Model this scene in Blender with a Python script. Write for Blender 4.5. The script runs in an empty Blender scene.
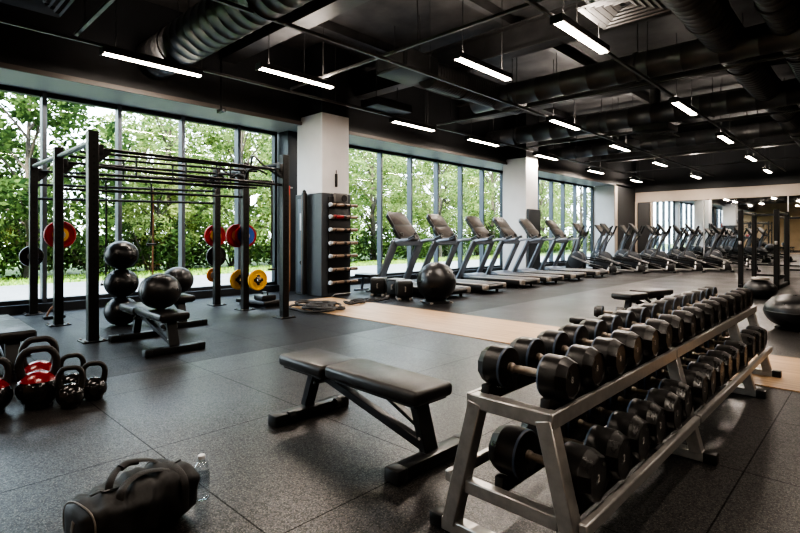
import bpy, bmesh, math, random
from mathutils import Matrix, Vector, Euler
PI = math.pi
rnd = random.Random(7)
col = bpy.context.scene.collection
V = Vector

# ------------------------------------------------------------------ mesh builder
class MB:
    def __init__(self):
        self.bm = bmesh.new()
    def _add(self, tb, M=None):
        if M is not None:
            bmesh.ops.transform(tb, matrix=M, verts=tb.verts)
        me = bpy.data.meshes.new('tmp'); tb.to_mesh(me); tb.free()
        self.bm.from_mesh(me); bpy.data.meshes.remove(me)
        return self
    def box(self, c, s, rot=None, bev=0.0, seg=2):
        tb = bmesh.new()
        bmesh.ops.create_cube(tb, size=1.0, matrix=Matrix.Diagonal((s[0], s[1], s[2], 1)))
        if bev > 0:
            bmesh.ops.bevel(tb, geom=list(tb.edges), offset=bev, segments=seg, affect='EDGES', profile=0.5)
        M = Matrix.Translation(V(c))
        if rot is not None:
            M = M @ (Euler(rot).to_matrix().to_4x4() if not isinstance(rot, Matrix) else rot)
        return self._add(tb, M)
    def bar(self, p0, p1, w, d, up=(0, 0, 1), bev=0.004):
        """rectangular tube between two points; w across, d along 'up' side"""
        p0, p1 = V(p0), V(p1); z = (p1 - p0); L = z.length; z.normalize()
        x = V(up).cross(z)
        if x.length < 1e-4: x = V((1, 0, 0)).cross(z)
        x.normalize(); y = z.cross(x)
        R = Matrix((x, y, z)).transposed().to_4x4()
        return self.box((p0 + p1) / 2, (w, d, L), R, bev, 1)
    def cyl(self, p0, p1, r0, r1=None, seg=16):
        p0, p1 = V(p0), V(p1); z = p1 - p0; L = z.length
        tb = bmesh.new()
        bmesh.ops.create_cone(tb, cap_ends=True, segments=seg, radius1=r0, radius2=r0 if r1 is None else r1, depth=L)
        M = Matrix.Translation((p0 + p1) / 2) @ z.to_track_quat('Z', 'Y').to_matrix().to_4x4()
        return self._add(tb, M)
    def sphere(self, c, r, s=(1, 1, 1), u=24, v=14, rot=None):
        tb = bmesh.new()
        bmesh.ops.create_uvsphere(tb, u_segments=u, v_segments=v, radius=r)
        M = Matrix.Translation(V(c)) @ (Euler(rot).to_matrix().to_4x4() if rot else Matrix.Identity(4)) @ Matrix.Diagonal((s[0], s[1], s[2], 1))
        return self._add(tb, M)
    def lathe(self, prof, M=None, seg=32, rf=None):
        """profile [(r, z)...]; rf(i, theta) scales the radius of ring i"""
        tb = bmesh.new(); rings = []
        for i, (r, z) in enumerate(prof):
            if r < 1e-6:
                rings.append([tb.verts.new((0, 0, z))])
            else:
                ring = []
                for k in range(seg):
                    a = 2 * PI * k / seg
                    q = r * (rf(i, a) if rf else 1)
                    ring.append(tb.verts.new((q * math.cos(a), q * math.sin(a), z)))
                rings.append(ring)
        for a, b in zip(rings, rings[1:]):
            for k in range(seg):
                k2 = (k + 1) % seg
                if len(a) == 1 and len(b) == 1: continue
                if len(a) == 1: tb.faces.new((a[0], b[k], b[k2]))
                elif len(b) == 1: tb.faces.new((a[k], a[k2], b[0]))
                else: tb.faces.new((a[k], a[k2], b[k2], b[k]))
        bmesh.ops.recalc_face_normals(tb, faces=tb.faces)
        return self._add(tb, M)
    def tube(self, pts, r, seg=8, closed=False, flat=None, sub=0):
        pts = [V(p) for p in pts]
        if sub:
            n = len(pts); out = []
            rng = range(n if closed else n - 1)
            for i in rng:
                p0 = pts[(i - 1) % n] if (closed or i > 0) else pts[i]
                p1 = pts[i]; p2 = pts[(i + 1) % n]
                p3 = pts[(i + 2) % n] if (closed or i + 2 < n) else p2
                for k in range(sub):
                    t = k / sub
                    out.append(0.5 * ((2 * p1) + (p2 - p0) * t + (2 * p0 - 5 * p1 + 4 * p2 - p3) * t * t + (3 * p1 - p0 - 3 * p2 + p3) * t ** 3))
            if not closed: out.append(pts[-1])
            pts = out
        n = len(pts); tb = bmesh.new(); rings = []
        T = []
        for i in range(n):
            a = pts[(i - 1) % n] if (closed or i > 0) else pts[i]
            b = pts[(i + 1) % n] if (closed or i < n - 1) else pts[i]
            t = b - a
            T.append(t.normalized() if t.length > 1e-9 else V((0, 0, 1)))
        nrm = T[0].orthogonal().normalized()
        if flat is not None and len(flat) > 2:
            nrm = (V(flat[2]) - T[0] * V(flat[2]).dot(T[0])).normalized()
        for i in range(n):
            nrm = nrm - T[i] * nrm.dot(T[i])
            nrm = nrm.normalized() if nrm.length > 1e-6 else T[i].orthogonal().normalized()
            bn = T[i].cross(nrm)
            rr = r(i / max(1, n - 1)) if callable(r) else r
            fa, fb = (flat[0], flat[1]) if flat else (1, 1)
            rings.append([tb.verts.new(pts[i] + nrm * (rr * fa * math.cos(2 * PI * k / seg)) + bn * (rr * fb * math.sin(2 * PI * k / seg))) for k in range(seg)])
        m = n if closed else n - 1
        for i in range(m):
            a, b = rings[i], rings[(i + 1) % n]
            for k in range(seg):
                tb.faces.new((a[k], a[(k + 1) % seg], b[(k + 1) % seg], b[k]))
        if not closed:
            tb.faces.new(rings[0][::-1]); tb.faces.new(rings[-1])
        bmesh.ops.recalc_face_normals(tb, faces=tb.faces)
        return self._add(tb)
    def prism(self, poly, depth, M=None, bev=0.0):
        """polygon in local XY extruded +-depth/2 along local Z"""
        tb = bmesh.new()
        a = [tb.verts.new((x, y, -depth / 2)) for x, y in poly]
        b = [tb.verts.new((x, y, depth / 2)) for x, y in poly]
        n = len(poly)
        tb.faces.new(a[::-1]); tb.faces.new(b)
        for i in range(n):
            tb.faces.new((a[i], a[(i + 1) % n], b[(i + 1) % n], b[i]))
        bmesh.ops.recalc_face_normals(tb, faces=tb.faces)
        if bev > 0:
            bmesh.ops.bevel(tb, geom=list(tb.edges), offset=bev, segments=2, affect='EDGES', profile=0.5)
        return self._add(tb, M)
    def build(self, name, mat, parent=None, ang=38):
        me = bpy.data.meshes.new(name)
        self.bm.normal_update(); self.bm.to_mesh(me); self.bm.free()
        me.materials.append(mat)
        for p in me.polygons: p.use_smooth = True
        me.set_sharp_from_angle(angle=math.radians(ang))
        o = bpy.data.objects.new(name, me); col.objects.link(o)
        if parent is not None: o.parent = parent
        return o

XZ = Matrix(((1, 0, 0, 0), (0, 0, -1, 0), (0, 1, 0, 0), (0, 0, 0, 1)))      # local (x,y)->(x,z), extrude along y
YZ = Matrix(((0, 0, 1, 0), (1, 0, 0, 0), (0, 1, 0, 0), (0, 0, 0, 1)))       # local (x,y)->(y,z), extrude along x
def AX(axis, loc=(0, 0, 0)):
    """lathe axis z turned to an axis"""
    return Matrix.Translation(V(loc)) @ V(axis).to_track_quat('Z', 'Y').to_matrix().to_4x4()
def T(x, y, z): return Matrix.Translation((x, y, z))

def tag(o, label=None, cat=None, group=None, kind=None):
    if label: o['label'] = label
    if cat: o['category'] = cat
    if group: o['group'] = group
    if kind: o['kind'] = kind
    return o
def thing(name, label, cat, loc=(0, 0, 0), rz=0, group=None):
    o = bpy.data.objects.new(name, None); col.objects.link(o)
    o.empty_display_size = 0.1; o.location = loc; o.rotation_euler = (0, 0, rz)
    return tag(o, label, cat, group)
def kids(o): return [c for c in bpy.data.objects if c.parent == o]
def dup(root, label, loc, rz=0, rot=None, scale=None):
    def cp(o, parent):
        c = o.copy(); col.objects.link(c); c.parent = parent
        for ch in list(o.children): cp(ch, c)
        return c
    r = cp(root, None)
    r.location = loc; r.rotation_euler = rot if rot else (0, 0, rz)
    if scale: r.scale = scale
    r['label'] = label
    return r
def struct(name, mb, mat, parent=None, ang=38):
    o = mb.build(name, mat, parent, ang)
    if parent is None: o['kind'] = 'structure'
    return o
ORD = ['first', 'second', 'third', 'fourth', 'fifth', 'sixth', 'seventh', 'eighth', 'ninth', 'tenth', 'eleventh', 'twelfth', 'thirteenth', 'fourteenth', 'fifteenth', 'sixteenth', 'seventeenth', 'eighteenth', 'nineteenth', 'twentieth', 'twenty-first', 'twenty-second', 'twenty-third', 'twenty-fourth', 'twenty-fifth', 'twenty-sixth', 'twenty-seventh', 'twenty-eighth', 'twenty-ninth', 'thirtieth']

# ------------------------------------------------------------------ materials
def mat(name, c, rough=0.5, metal=0.0, spec=0.5, noise=0.0, nscale=20, bump=0.0, bscale=80, rvar=0.0, emit=None, estr=0, coat=0.0):
    m = bpy.data.materials.new(name); m.use_nodes = True
    nt = m.node_tree; b = nt.nodes['Principled BSDF']
    b.inputs['Base Color'].default_value = (*c, 1); b.inputs['Roughness'].default_value = rough
    b.inputs['Metallic'].default_value = metal; b.inputs['Specular IOR Level'].default_value = spec
    b.inputs['Coat Weight'].default_value = coat
    if emit: b.inputs['Emission Color'].default_value = (*emit, 1); b.inputs['Emission Strength'].default_value = estr
    tc = nt.nodes.new('ShaderNodeTexCoord')
    if noise > 0 or rvar > 0:
        n = nt.nodes.new('ShaderNodeTexNoise'); n.inputs['Scale'].default_value = nscale; n.inputs['Detail'].default_value = 5
        nt.links.new(tc.outputs['Object'], n.inputs['Vector'])
        if noise > 0:
            r = nt.nodes.new('ShaderNodeMapRange'); r.inputs['From Min'].default_value = 0.3; r.inputs['From Max'].default_value = 0.7
            r.inputs['To Min'].default_value = 1 - noise; r.inputs['To Max'].default_value = 1 + noise
            nt.links.new(n.outputs['Fac'], r.inputs['Value'])
            mx = nt.nodes.new('ShaderNodeMix'); mx.data_type = 'RGBA'; mx.blend_type = 'MULTIPLY'
            mx.inputs[0].default_value = 1; mx.inputs[6].default_value = (*c, 1)
            nt.links.new(r.outputs['Result'], mx.inputs[7]); nt.links.new(mx.outputs[2], b.inputs['Base Color'])
        if rvar > 0:
            r2 = nt.nodes.new('ShaderNodeMapRange'); r2.inputs['From Min'].default_value = 0.3; r2.inputs['From Max'].default_value = 0.7
            r2.inputs['To Min'].default_value = max(0, rough - rvar); r2.inputs['To Max'].default_value = rough + rvar
            nt.links.new(n.outputs['Fac'], r2.inputs['Value']); nt.links.new(r2.outputs['Result'], b.inputs['Roughness'])
    if bump > 0:
        n2 = nt.nodes.new('ShaderNodeTexNoise'); n2.inputs['Scale'].default_value = bscale; n2.inputs['Detail'].default_value = 3
        nt.links.new(tc.outputs['Object'], n2.inputs['Vector'])
        bp = nt.nodes.new('ShaderNodeBump'); bp.inputs['Strength'].default_value = bump; bp.inputs['Distance'].default_value = 0.01
        nt.links.new(n2.outputs['Fac'], bp.inputs['Height']); nt.links.new(bp.outputs['Normal'], b.inputs['Normal'])
    return m

M = {}
M['urethane'] = mat('black urethane', (0.0095, 0.0085, 0.0078), 0.34, noise=0.25, nscale=14, rvar=0.09, bump=0.04, bscale=160)
M['urethane_face'] = mat('black urethane face', (0.013, 0.012, 0.012), 0.5, bump=0.05, bscale=250)
M['chrome'] = mat('knurled steel', (0.30, 0.26, 0.22), 0.36, 1.0, bump=0.3, bscale=500)
M['rim'] = mat('blue grey rim highlight', (0.07, 0.10, 0.15), 0.4)  # edge highlight of the dumbbell heads put into colour
M['mark'] = mat('grey printed mark', (0.5, 0.48, 0.45), 0.5)
M['rack'] = mat('warm grey coated steel', (0.42, 0.41, 0.395), 0.36, 0.7, noise=0.12, nscale=30, rvar=0.06)
M['blackmetal'] = mat('black coated steel', (0.008, 0.008, 0.009), 0.33, 0.0)
M['barmetal'] = mat('black bar steel', (0.010, 0.010, 0.011), 0.5, 0.0, spec=0.3)
M['plastic'] = mat('black plastic', (0.008, 0.008, 0.008), 0.42)
M['vinyl'] = mat('black vinyl', (0.012, 0.0105, 0.0095), 0.36, noise=0.15, nscale=8, rvar=0.06, bump=0.06, bscale=300)
M['bag'] = mat('black nylon', (0.0065, 0.0058, 0.0053), 0.6, noise=0.35, nscale=9, bump=0.45, bscale=11)
M['bagstrap'] = mat('black webbing', (0.012, 0.0105, 0.0095), 0.55, bump=0.3, bscale=250)
M['pipe'] = mat('pale piping', (0.16, 0.14, 0.12), 0.5)
M['ball'] = mat('black ball rubber', (0.0085, 0.0085, 0.0092), 0.33, rvar=0.08, nscale=6, bump=0.06, bscale=120)
M['iron'] = mat('black enamelled iron', (0.012, 0.011, 0.011), 0.2, 0.2, rvar=0.08, nscale=12, bump=0.03, bscale=60, coat=0.3)
M['ironhandle'] = mat('black textured iron', (0.018, 0.015, 0.013), 0.42, 0.2, bump=0.2, bscale=200)
M['red'] = mat('red coating', (0.20, 0.003, 0.005), 0.25, coat=0.4)
M['redplate'] = mat('red rubber', (0.26, 0.010, 0.012), 0.42)
M['yellow'] = mat('yellow rubber', (0.66, 0.36, 0.006), 0.42)
M['orange'] = mat('orange rubber', (0.50, 0.17, 0.02), 0.45)
M['blue'] = mat('blue rubber', (0.02, 0.07, 0.28), 0.42)
M['slate'] = mat('slate grey painted steel', (0.20, 0.23, 0.275), 0.36, 0.45)
M['console'] = mat('brown black console', (0.020, 0.0145, 0.011), 0.5, noise=0.5, nscale=7, spec=0.25)
M['screen'] = mat('dark console screen', (0.026, 0.020, 0.0155), 0.45, noise=0.45, nscale=10, spec=0.3)
M['belt'] = mat('treadmill belt', (0.045, 0.045, 0.047), 0.5, noise=0.2, nscale=40)
M['rail_grey'] = mat('pale grey side rail', (0.28, 0.25, 0.22), 0.4, 0.3)
M['silver'] = mat('silver paint', (0.40, 0.39, 0.38), 0.35, 0.6)
M['rope'] = mat('dark rope', (0.03, 0.028, 0.026), 0.8, bump=0.4, bscale=120)
M['strap'] = mat('dark strap', (0.02, 0.019, 0.018), 0.7)
M['tanstrap'] = mat('tan strap', (0.20, 0.10, 0.05), 0.6)
M['redstrap'] = mat('red strap', (0.45, 0.06, 0.03), 0.6)
M['wallpaint'] = mat('white painted plaster', (0.62, 0.62, 0.62), 0.6, noise=0.04, nscale=3, bump=0.05, bscale=60)
M['beige'] = mat('beige painted plaster', (0.50, 0.43, 0.36), 0.6, noise=0.04, nscale=3)
M['tan'] = mat('tan panelling', (0.42, 0.28, 0.16), 0.55, noise=0.12, nscale=2)
M['darkwall'] = mat('charcoal paint', (0.020, 0.021, 0.023), 0.55, noise=0.1, nscale=2)
M['soffit'] = mat('pale soffit', (0.30, 0.31, 0.31), 0.45)
M['soffitedge'] = mat('soffit edge', (0.10, 0.085, 0.075), 0.5)
M['sheath'] = mat('slate column cladding', (0.036, 0.041, 0.047), 0.38, noise=0.1, nscale=2)
M['frame'] = mat('window frame metal', (0.035, 0.04, 0.047), 0.4, 0.4)
M['mullion'] = mat('mullion metal', (0.10, 0.115, 0.135), 0.38, 0.5)
M['deck'] = mat('ceiling deck paint', (0.055, 0.054, 0.055), 0.6, noise=0.4, nscale=2.5, bump=0.4, bscale=4)
M['duct'] = mat('dark duct metal', (0.085, 0.083, 0.082), 0.4, 0.35, noise=0.25, nscale=3, bump=0.1, bscale=9)
M['beam'] = mat('dark steel beam', (0.055, 0.054, 0.054), 0.45, 0.2, noise=0.3, nscale=3)
M['conduit'] = mat('grey conduit', (0.12, 0.117, 0.114), 0.42, 0.4)
M['fixture'] = mat('grey fixture', (0.06, 0.06, 0.06), 0.45, 0.3)
M['glow'] = mat('lit diffuser', (0.9, 0.9, 0.9), 0.5, emit=(1.0, 0.84, 0.70), estr=17)
M['ceiling_fill'] = mat('added ceiling fill glow', (0.9, 0.9, 0.9), 0.5, emit=(1.0, 0.86, 0.74), estr=11)  # added glow for the ceiling, not a known part of the fixtures
M['flywheel'] = mat('dark slate plastic', (0.045, 0.052, 0.062), 0.4, noise=0.2, nscale=4)
M['ductdark'] = mat('left duct metal', (0.05, 0.049, 0.05), 0.45, 0.3, noise=0.25, nscale=3)
M['unit'] = mat('dark fan unit casing', (0.03, 0.03, 0.03), 0.5, 0.2)
M['grey_top'] = mat('pale block top', (0.2, 0.2, 0.2), 0.45)
M['wood_roll'] = mat('tan bar', (0.20, 0.145, 0.105), 0.45)
M['white'] = mat('pale plastic', (0.40, 0.44, 0.48), 0.4)
M['bark'] = mat('bark', (0.07, 0.055, 0.04), 0.9, noise=0.4, nscale=8, bump=0.5, bscale=20)
M['paving'] = mat('grey paving', (0.15, 0.155, 0.165), 0.7, noise=0.12, nscale=3)
M['capwhite'] = mat('white cap', (0.75, 0.77, 0.8), 0.4)

def leafmat(name, c1, c2, trans=0.55):
    m = bpy.data.materials.new(name); m.use_nodes = True
    nt = m.node_tree; nt.nodes.clear()
    out = nt.nodes.new('ShaderNodeOutputMaterial')
    geo = nt.nodes.new('ShaderNodeNewGeometry')
    mx = nt.nodes.new('ShaderNodeMix'); mx.data_type = 'RGBA'
    mx.inputs[6].default_value = (*c1, 1); mx.inputs[7].default_value = (*c2, 1)
    nt.links.new(geo.outputs['Random Per Island'], mx.inputs[0])
    d = nt.nodes.new('ShaderNodeBsdfDiffuse'); t = nt.nodes.new('ShaderNodeBsdfTranslucent'); s = nt.nodes.new('ShaderNodeMixShader')
    nt.links.new(mx.outputs[2], d.inputs['Color']); nt.links.new(mx.outputs[2], t.inputs['Color'])
    s.inputs[0].default_value = trans
    nt.links.new(d.outputs[0], s.inputs[1]); nt.links.new(t.outputs[0], s.inputs[2]); nt.links.new(s.outputs[0], out.inputs['Surface'])
    return m
M['leaf_a'] = leafmat('bright leaves', (0.12, 0.17, 0.05), (0.46, 0.50, 0.20))
M['leaf_b'] = leafmat('mid leaves', (0.06, 0.105, 0.035), (0.29, 0.36, 0.13))
M['leaf_c'] = leafmat('dark leaves', (0.022, 0.045, 0.016), (0.11, 0.16, 0.05))
M['grass'] = leafmat('grass blades', (0.14, 0.24, 0.05), (0.34, 0.44, 0.10), 0.3)

def glassmat(name, lo=0.02, hi=0.75, power=5):
    m = bpy.data.materials.new(name); m.use_nodes = True
    nt = m.node_tree; nt.nodes.clear()
    out = nt.nodes.new('ShaderNodeOutputMaterial')
    tr = nt.nodes.new('ShaderNodeBsdfTransparent'); tr.inputs['Color'].default_value = (0.93, 0.96, 0.96, 1)
    gl = nt.nodes.new('ShaderNodeBsdfGlossy'); gl.inputs['Roughness'].default_value = 0.02
    lw = nt.nodes.new('ShaderNodeLayerWeight'); lw.inputs['Blend'].default_value = 0.5
    pw_ = nt.nodes.new('ShaderNodeMath'); pw_.operation = 'POWER'; pw_.inputs[1].default_value = power; nt.links.new(lw.outputs['Facing'], pw_.inputs[0])
    fr = nt.nodes.new('ShaderNodeMapRange'); fr.inputs['To Min'].default_value = lo; fr.inputs['To Max'].default_value = hi; nt.links.new(pw_.outputs[0], fr.inputs['Value'])
    mx = nt.nodes.new('ShaderNodeMixShader')
    nt.links.new(fr.outputs[0], mx.inputs[0]); nt.links.new(tr.outputs[0], mx.inputs[1]); nt.links.new(gl.outputs[0], mx.inputs[2])
    nt.links.new(mx.outputs[0], out.inputs['Surface'])
    return m
M['glass'] = glassmat('window glass')
M['bottle'] = glassmat('clear bottle plastic', 0.10, 0.9, 2.0)
M['bottle'].node_tree.nodes['Transparent BSDF'].inputs['Color'].default_value = (0.88, 0.91, 0.93, 1)
M['bottle'].node_tree.nodes['Glossy BSDF'].inputs['Roughness'].default_value = 0.08
M['mirror'] = mat('mirror silver', (0.80, 0.80, 0.79), 0.02, 1.0)

def floormat():
    m = bpy.data.materials.new('speckled rubber floor'); m.use_nodes = True
    nt = m.node_tree; N = nt.nodes; Lk = nt.links; b = N['Principled BSDF']
    tc = N.new('ShaderNodeTexCoord'); sp = N.new('ShaderNodeSeparateXYZ'); Lk.new(tc.outputs['Object'], sp.inputs[0])
    def math_(op, a, bb=None, clamp=False):
        n = N.new('ShaderNodeMath'); n.operation = op; n.use_clamp = clamp
        for i, q in enumerate((a, bb)):
            if q is None: continue
            if isinstance(q, (int, float)): n.inputs[i].default_value = q
            else: Lk.new(q, n.inputs[i])
        return n.outputs[0]
    X, Y = sp.outputs[0], sp.outputs[1]
    # tile joints
    def joint(c, off, sp_):
        a = math_('ADD', c, -off + 100 * sp_)
        a = math_('MODULO', a, sp_)
        a = math_('SUBTRACT', a, sp_ / 2); a = math_('ABSOLUTE', a)
        a = math_('SUBTRACT', sp_ / 2, a)
        return math_('LESS_THAN', a, 0.0036)
    j = math_('MAXIMUM', joint(X, -0.5, 1.185), joint(Y, 1.06, 0.95))
    dark = math_('LESS_THAN', X, -4.59)          # heavier dark matting along the windows
    # flecks
    vo = N.new('ShaderNodeTexVoronoi'); vo.inputs['Scale'].default_value = 165; Lk.new(tc.outputs['Object'], vo.inputs['Vector'])
    sc = N.new('ShaderNodeSeparateColor'); Lk.new(vo.outputs['Color'], sc.inputs[0])
    f1 = math_('GREATER_THAN', sc.outputs[0], 0.66)
    f1 = math_('MULTIPLY', f1, math_('LESS_THAN', vo.outputs['Distance'], 0.45))
    no = N.new('ShaderNodeTexNoise'); no.inputs['Scale'].default_value = 260; no.inputs['Detail'].default_value = 3; Lk.new(tc.outputs['Object'], no.inputs['Vector'])
    big = N.new('ShaderNodeTexNoise'); big.inputs['Scale'].default_value = 1.1; big.inputs['Detail'].default_value = 5; Lk.new(tc.outputs['Object'], big.inputs['Vector'])
    base = N.new('ShaderNodeMix'); base.data_type = 'RGBA'; base.inputs[6].default_value = (0.0125, 0.0122, 0.0125, 1); base.inputs[7].default_value = (0.009, 0.009, 0.0098, 1)
    Lk.new(dark, base.inputs[0])
    grain = N.new('ShaderNodeMix'); grain.data_type = 'RGBA'; grain.blend_type = 'MULTIPLY'; grain.inputs[0].default_value = 1
    gr = N.new('ShaderNodeMapRange'); gr.inputs['From Min'].default_value = 0.3; gr.inputs['From Max'].default_value = 0.7; gr.inputs['To Min'].default_value = 0.25; gr.inputs['To Max'].default_value = 1.75
    Lk.new(no.outputs['Fac'], gr.inputs['Value']); Lk.new(base.outputs[2], grain.inputs[6]); Lk.new(gr.outputs[0], grain.inputs[7])
    fl = N.new('ShaderNodeMix'); fl.data_type = 'RGBA'; fl.inputs[7].default_value = (0.12, 0.105, 0.09, 1)
    Lk.new(math_('MULTIPLY', f1, math_('SUBTRACT', 0.9, math_('MULTIPLY', dark, 0.5))), fl.inputs[0]); Lk.new(grain.outputs[2], fl.inputs[6])
    jm = N.new('ShaderNodeMix'); jm.data_type = 'RGBA'; jm.inputs[7].default_value = (0.003, 0.003, 0.003, 1)
    Lk.new(j, jm.inputs[0]); Lk.new(fl.outputs[2], jm.inputs[6])
    Lk.new(jm.outputs[2], b.inputs['Base Color'])
    rr = N.new('ShaderNodeMapRange'); rr.inputs['From Min'].default_value = 0.3; rr.inputs['From Max'].default_value = 0.7; rr.inputs['To Min'].default_value = 0.30; rr.inputs['To Max'].default_value = 0.40
    Lk.new(big.outputs['Fac'], rr.inputs['Value']); Lk.new(math_('ADD', rr.outputs[0], math_('MULTIPLY', dark, 0.10)), b.inputs['Roughness'])
    gs = N.new('ShaderNodeMapRange'); gs.inputs['From Min'].default_value = 0.35; gs.inputs['From Max'].default_value = 0.65; gs.inputs['To Min'].default_value = 0.35; gs.inputs['To Max'].default_value = 1.0
    Lk.new(sc.outputs[1], gs.inputs['Value'])
    Lk.new(math_('MULTIPLY', gs.outputs[0], math_('MULTIPLY', math_('SUBTRACT', 1.0, math_('MULTIPLY', j, 0.8)), math_('SUBTRACT', 0.66, math_('MULTIPLY', dark, 0.32)))), b.inputs['Specular IOR Level'])
    bp = N.new('ShaderNodeBump'); bp.inputs['Strength'].default_value = 0.12; bp.inputs['Distance'].default_value = 0.002
    Lk.new(no.outputs['Fac'], bp.inputs['Height'])
    return m
M['floor'] = floormat()

def woodmat():
    m = bpy.data.materials.new('pale plank strip'); m.use_nodes = True
    nt = m.node_tree; N = nt.nodes; Lk = nt.links; b = N['Principled BSDF']
    tc = N.new('ShaderNodeTexCoord')
    mp = N.new('ShaderNodeMapping'); mp.inputs['Scale'].default_value = (0.8, 12, 1); Lk.new(tc.outputs['Object'], mp.inputs[0])
    n = N.new('ShaderNodeTexNoise'); n.inputs['Scale'].default_value = 2.2; n.inputs['Detail'].default_value = 7; Lk.new(mp.outputs[0], n.inputs['Vector'])
    br = N.new('ShaderNodeTexBrick'); br.inputs['Scale'].default_value = 1; br.inputs['Brick Width'].default_value = 1.6; br.inputs['Row Height'].default_value = 0.163
    br.inputs['Mortar Size'].default_value = 0.002; br.inputs['Color1'].default_value = (0.46, 0.30, 0.165, 1); br.inputs['Color2'].default_value = (0.39, 0.25, 0.135, 1); br.inputs['Mortar'].default_value = (0.2, 0.12, 0.07, 1)
    Lk.new(tc.outputs['Object'], br.inputs['Vector'])
    mx = N.new('ShaderNodeMix'); mx.data_type = 'RGBA'; mx.blend_type = 'MULTIPLY'; mx.inputs[0].default_value = 1
    r = N.new('ShaderNodeMapRange'); r.inputs['From Min'].default_value = 0.3; r.inputs['From Max'].default_value = 0.7; r.inputs['To Min'].default_value = 0.75; r.inputs['To Max'].default_value = 1.15
    Lk.new(n.outputs['Fac'], r.inputs['Value']); Lk.new(br.outputs['Color'], mx.inputs[6]); Lk.new(r.outputs[0], mx.inputs[7])
    Lk.new(mx.outputs[2], b.inputs['Base Color']); b.inputs['Roughness'].default_value = 0.42
    return m
M['wood'] = woodmat()

def postmat():
    m = mat('black punched steel', (0.009, 0.009, 0.0092), 0.36, 0.2)
    nt = m.node_tree; N = nt.nodes; Lk = nt.links; b = N['Principled BSDF']
    tc = N['Texture Coordinate']; sp = N.new('ShaderNodeSeparateXYZ'); Lk.new(tc.outputs['Object'], sp.inputs[0])
    def math_(op, a, bb=None):
        n = N.new('ShaderNodeMath'); n.operation = op
        for i, q in enumerate((a, bb)):
            if q is None: continue
            if isinstance(q, (int, float)): n.inputs[i].default_value = q
            else: Lk.new(q, n.inputs[i])
        return n.outputs[0]
    z = math_('SUBTRACT', math_('MODULO', math_('ADD', sp.outputs[2], 10), 0.075), 0.0375)
    def hole(c): return math_('LESS_THAN', math_('ADD', math_('MULTIPLY', c, c), math_('MULTIPLY', z, z)), 0.00018)
    h = math_('MAXIMUM', hole(sp.outputs[0]), hole(sp.outputs[1]))
    mx = N.new('ShaderNodeMix'); mx.data_type = 'RGBA'; mx.inputs[6].default_value = (0.0095, 0.0092, 0.009, 1); mx.inputs[7].default_value = (0.001, 0.001, 0.001, 1)
    Lk.new(h, mx.inputs[0]); Lk.new(mx.outputs[2], b.inputs['Base Color'])
    return m
M['post'] = postmat()

# ------------------------------------------------------------------ room shell
XG, XB, H = -9.5, -8.48, 4.9          # glass plane, bulkhead face, ceiling height
Y0, Y1, XR = -5.0, 25.0, 6.5
ZW = 3.4
o = MB().box((-1.5, 10, -0.05), (16.4, 30.4, 0.1)).build('floor', M['floor']); o['kind'] = 'structure'
# the floor object's origin is the world origin so that its texture is in metres
o = MB().box((-0.6, 5.4, 0.004), (14.0, 1.30, 0.008)).build('trim_1', M['wood']); tag(o, 'pale wooden plank strip crossing the rubber floor', kind='structure')
struct('ceiling', MB().box((-1.5, 10, H + 0.1), (16.6, 30.6, 0.2)), M['deck'])
mb = MB().box(((XB + XG - 0.1) / 2, (Y0 + Y1) / 2, (ZW + H) / 2 + 0.03), (XB - XG + 0.1, Y1 - Y0, H - ZW - 0.06))
struct('wall_left', mb, M['darkwall'])
mb = MB().box(((XB + XG - 0.1) / 2, (Y0 + 22.4) / 2, ZW + 0.025), (XB - XG + 0.05, 22.4 - Y0, 0.05))
struct('trim_2', mb, M['soffit'])
mb = MB().box((XB + 0.012, (Y0 + 22.4) / 2, ZW + 0.03), (0.03, 22.4 - Y0, 0.07))
struct('trim_3', mb, M['soffitedge'])
# wall end beyond the last window
struct('wall_left_end', MB().box((-9.05, 23.75, ZW / 2), (1.0, 2.5, ZW)), M['darkwall'])
struct('trim_4', MB().box((-9.03, 22.47, ZW / 2), (0.98, 0.06, ZW)), M['wallpaint'])
struct('trim_5', MB().box((-8.53, 22.6, ZW / 2), (0.04, 0.3, ZW)), M['beige'])
# far wall: dark above, beige band, mirror
struct('wall_far', MB().box((-1.5, Y1 + 0.1, H / 2), (16.4, 0.2, H)), M['darkwall'])
struct('trim_6', MB().box((-1.0, Y1 - 0.03, 3.0), (15.0, 0.06, 0.46)), M['beige'])
struct('trim_7', MB().box((-8.47, Y1 - 0.03, 1.5), (0.10, 0.06, 2.6)), M['beige'])
struct('wall_right', MB().box((XR + 0.1, 10, H / 2), (0.2, 30.4, H)), M['beige'])
struct('wall_near', MB().box((-1.5, Y0 - 0.1, H / 2), (16.4, 0.2, H)), M['tan'])
# mirrors: three sheets with slim joint strips
edges = [-8.40, -5.66, -2.75, 0.4, 3.4]
for i, (a, b) in enumerate(zip(edges, edges[1:])):
    w = ['leftmost', 'second', 'third', 'rightmost'][i]
    m_ = MB().box(((a + b) / 2, Y1 - 0.045, 1.40), (b - a - 0.03, 0.02, 2.70)).build('wall_mirror', M['mirror'])
    tag(m_, f'tall wall mirror sheet on the far wall, {w} from the window side', 'mirror', 'mirror sheets on the far wall')
    if i:
        struct(f'trim_{7 + i}', MB().box((a, Y1 - 0.05, 1.40), (0.05, 0.05, 2.72)), M['silver'])
# base kerb under windows
struct('baseboard_left', MB().box((XG + 0.06, (Y0 + 22.4) / 2, 0.065), (0.26, 22.4 - Y0, 0.13)), M['frame'])

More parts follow.
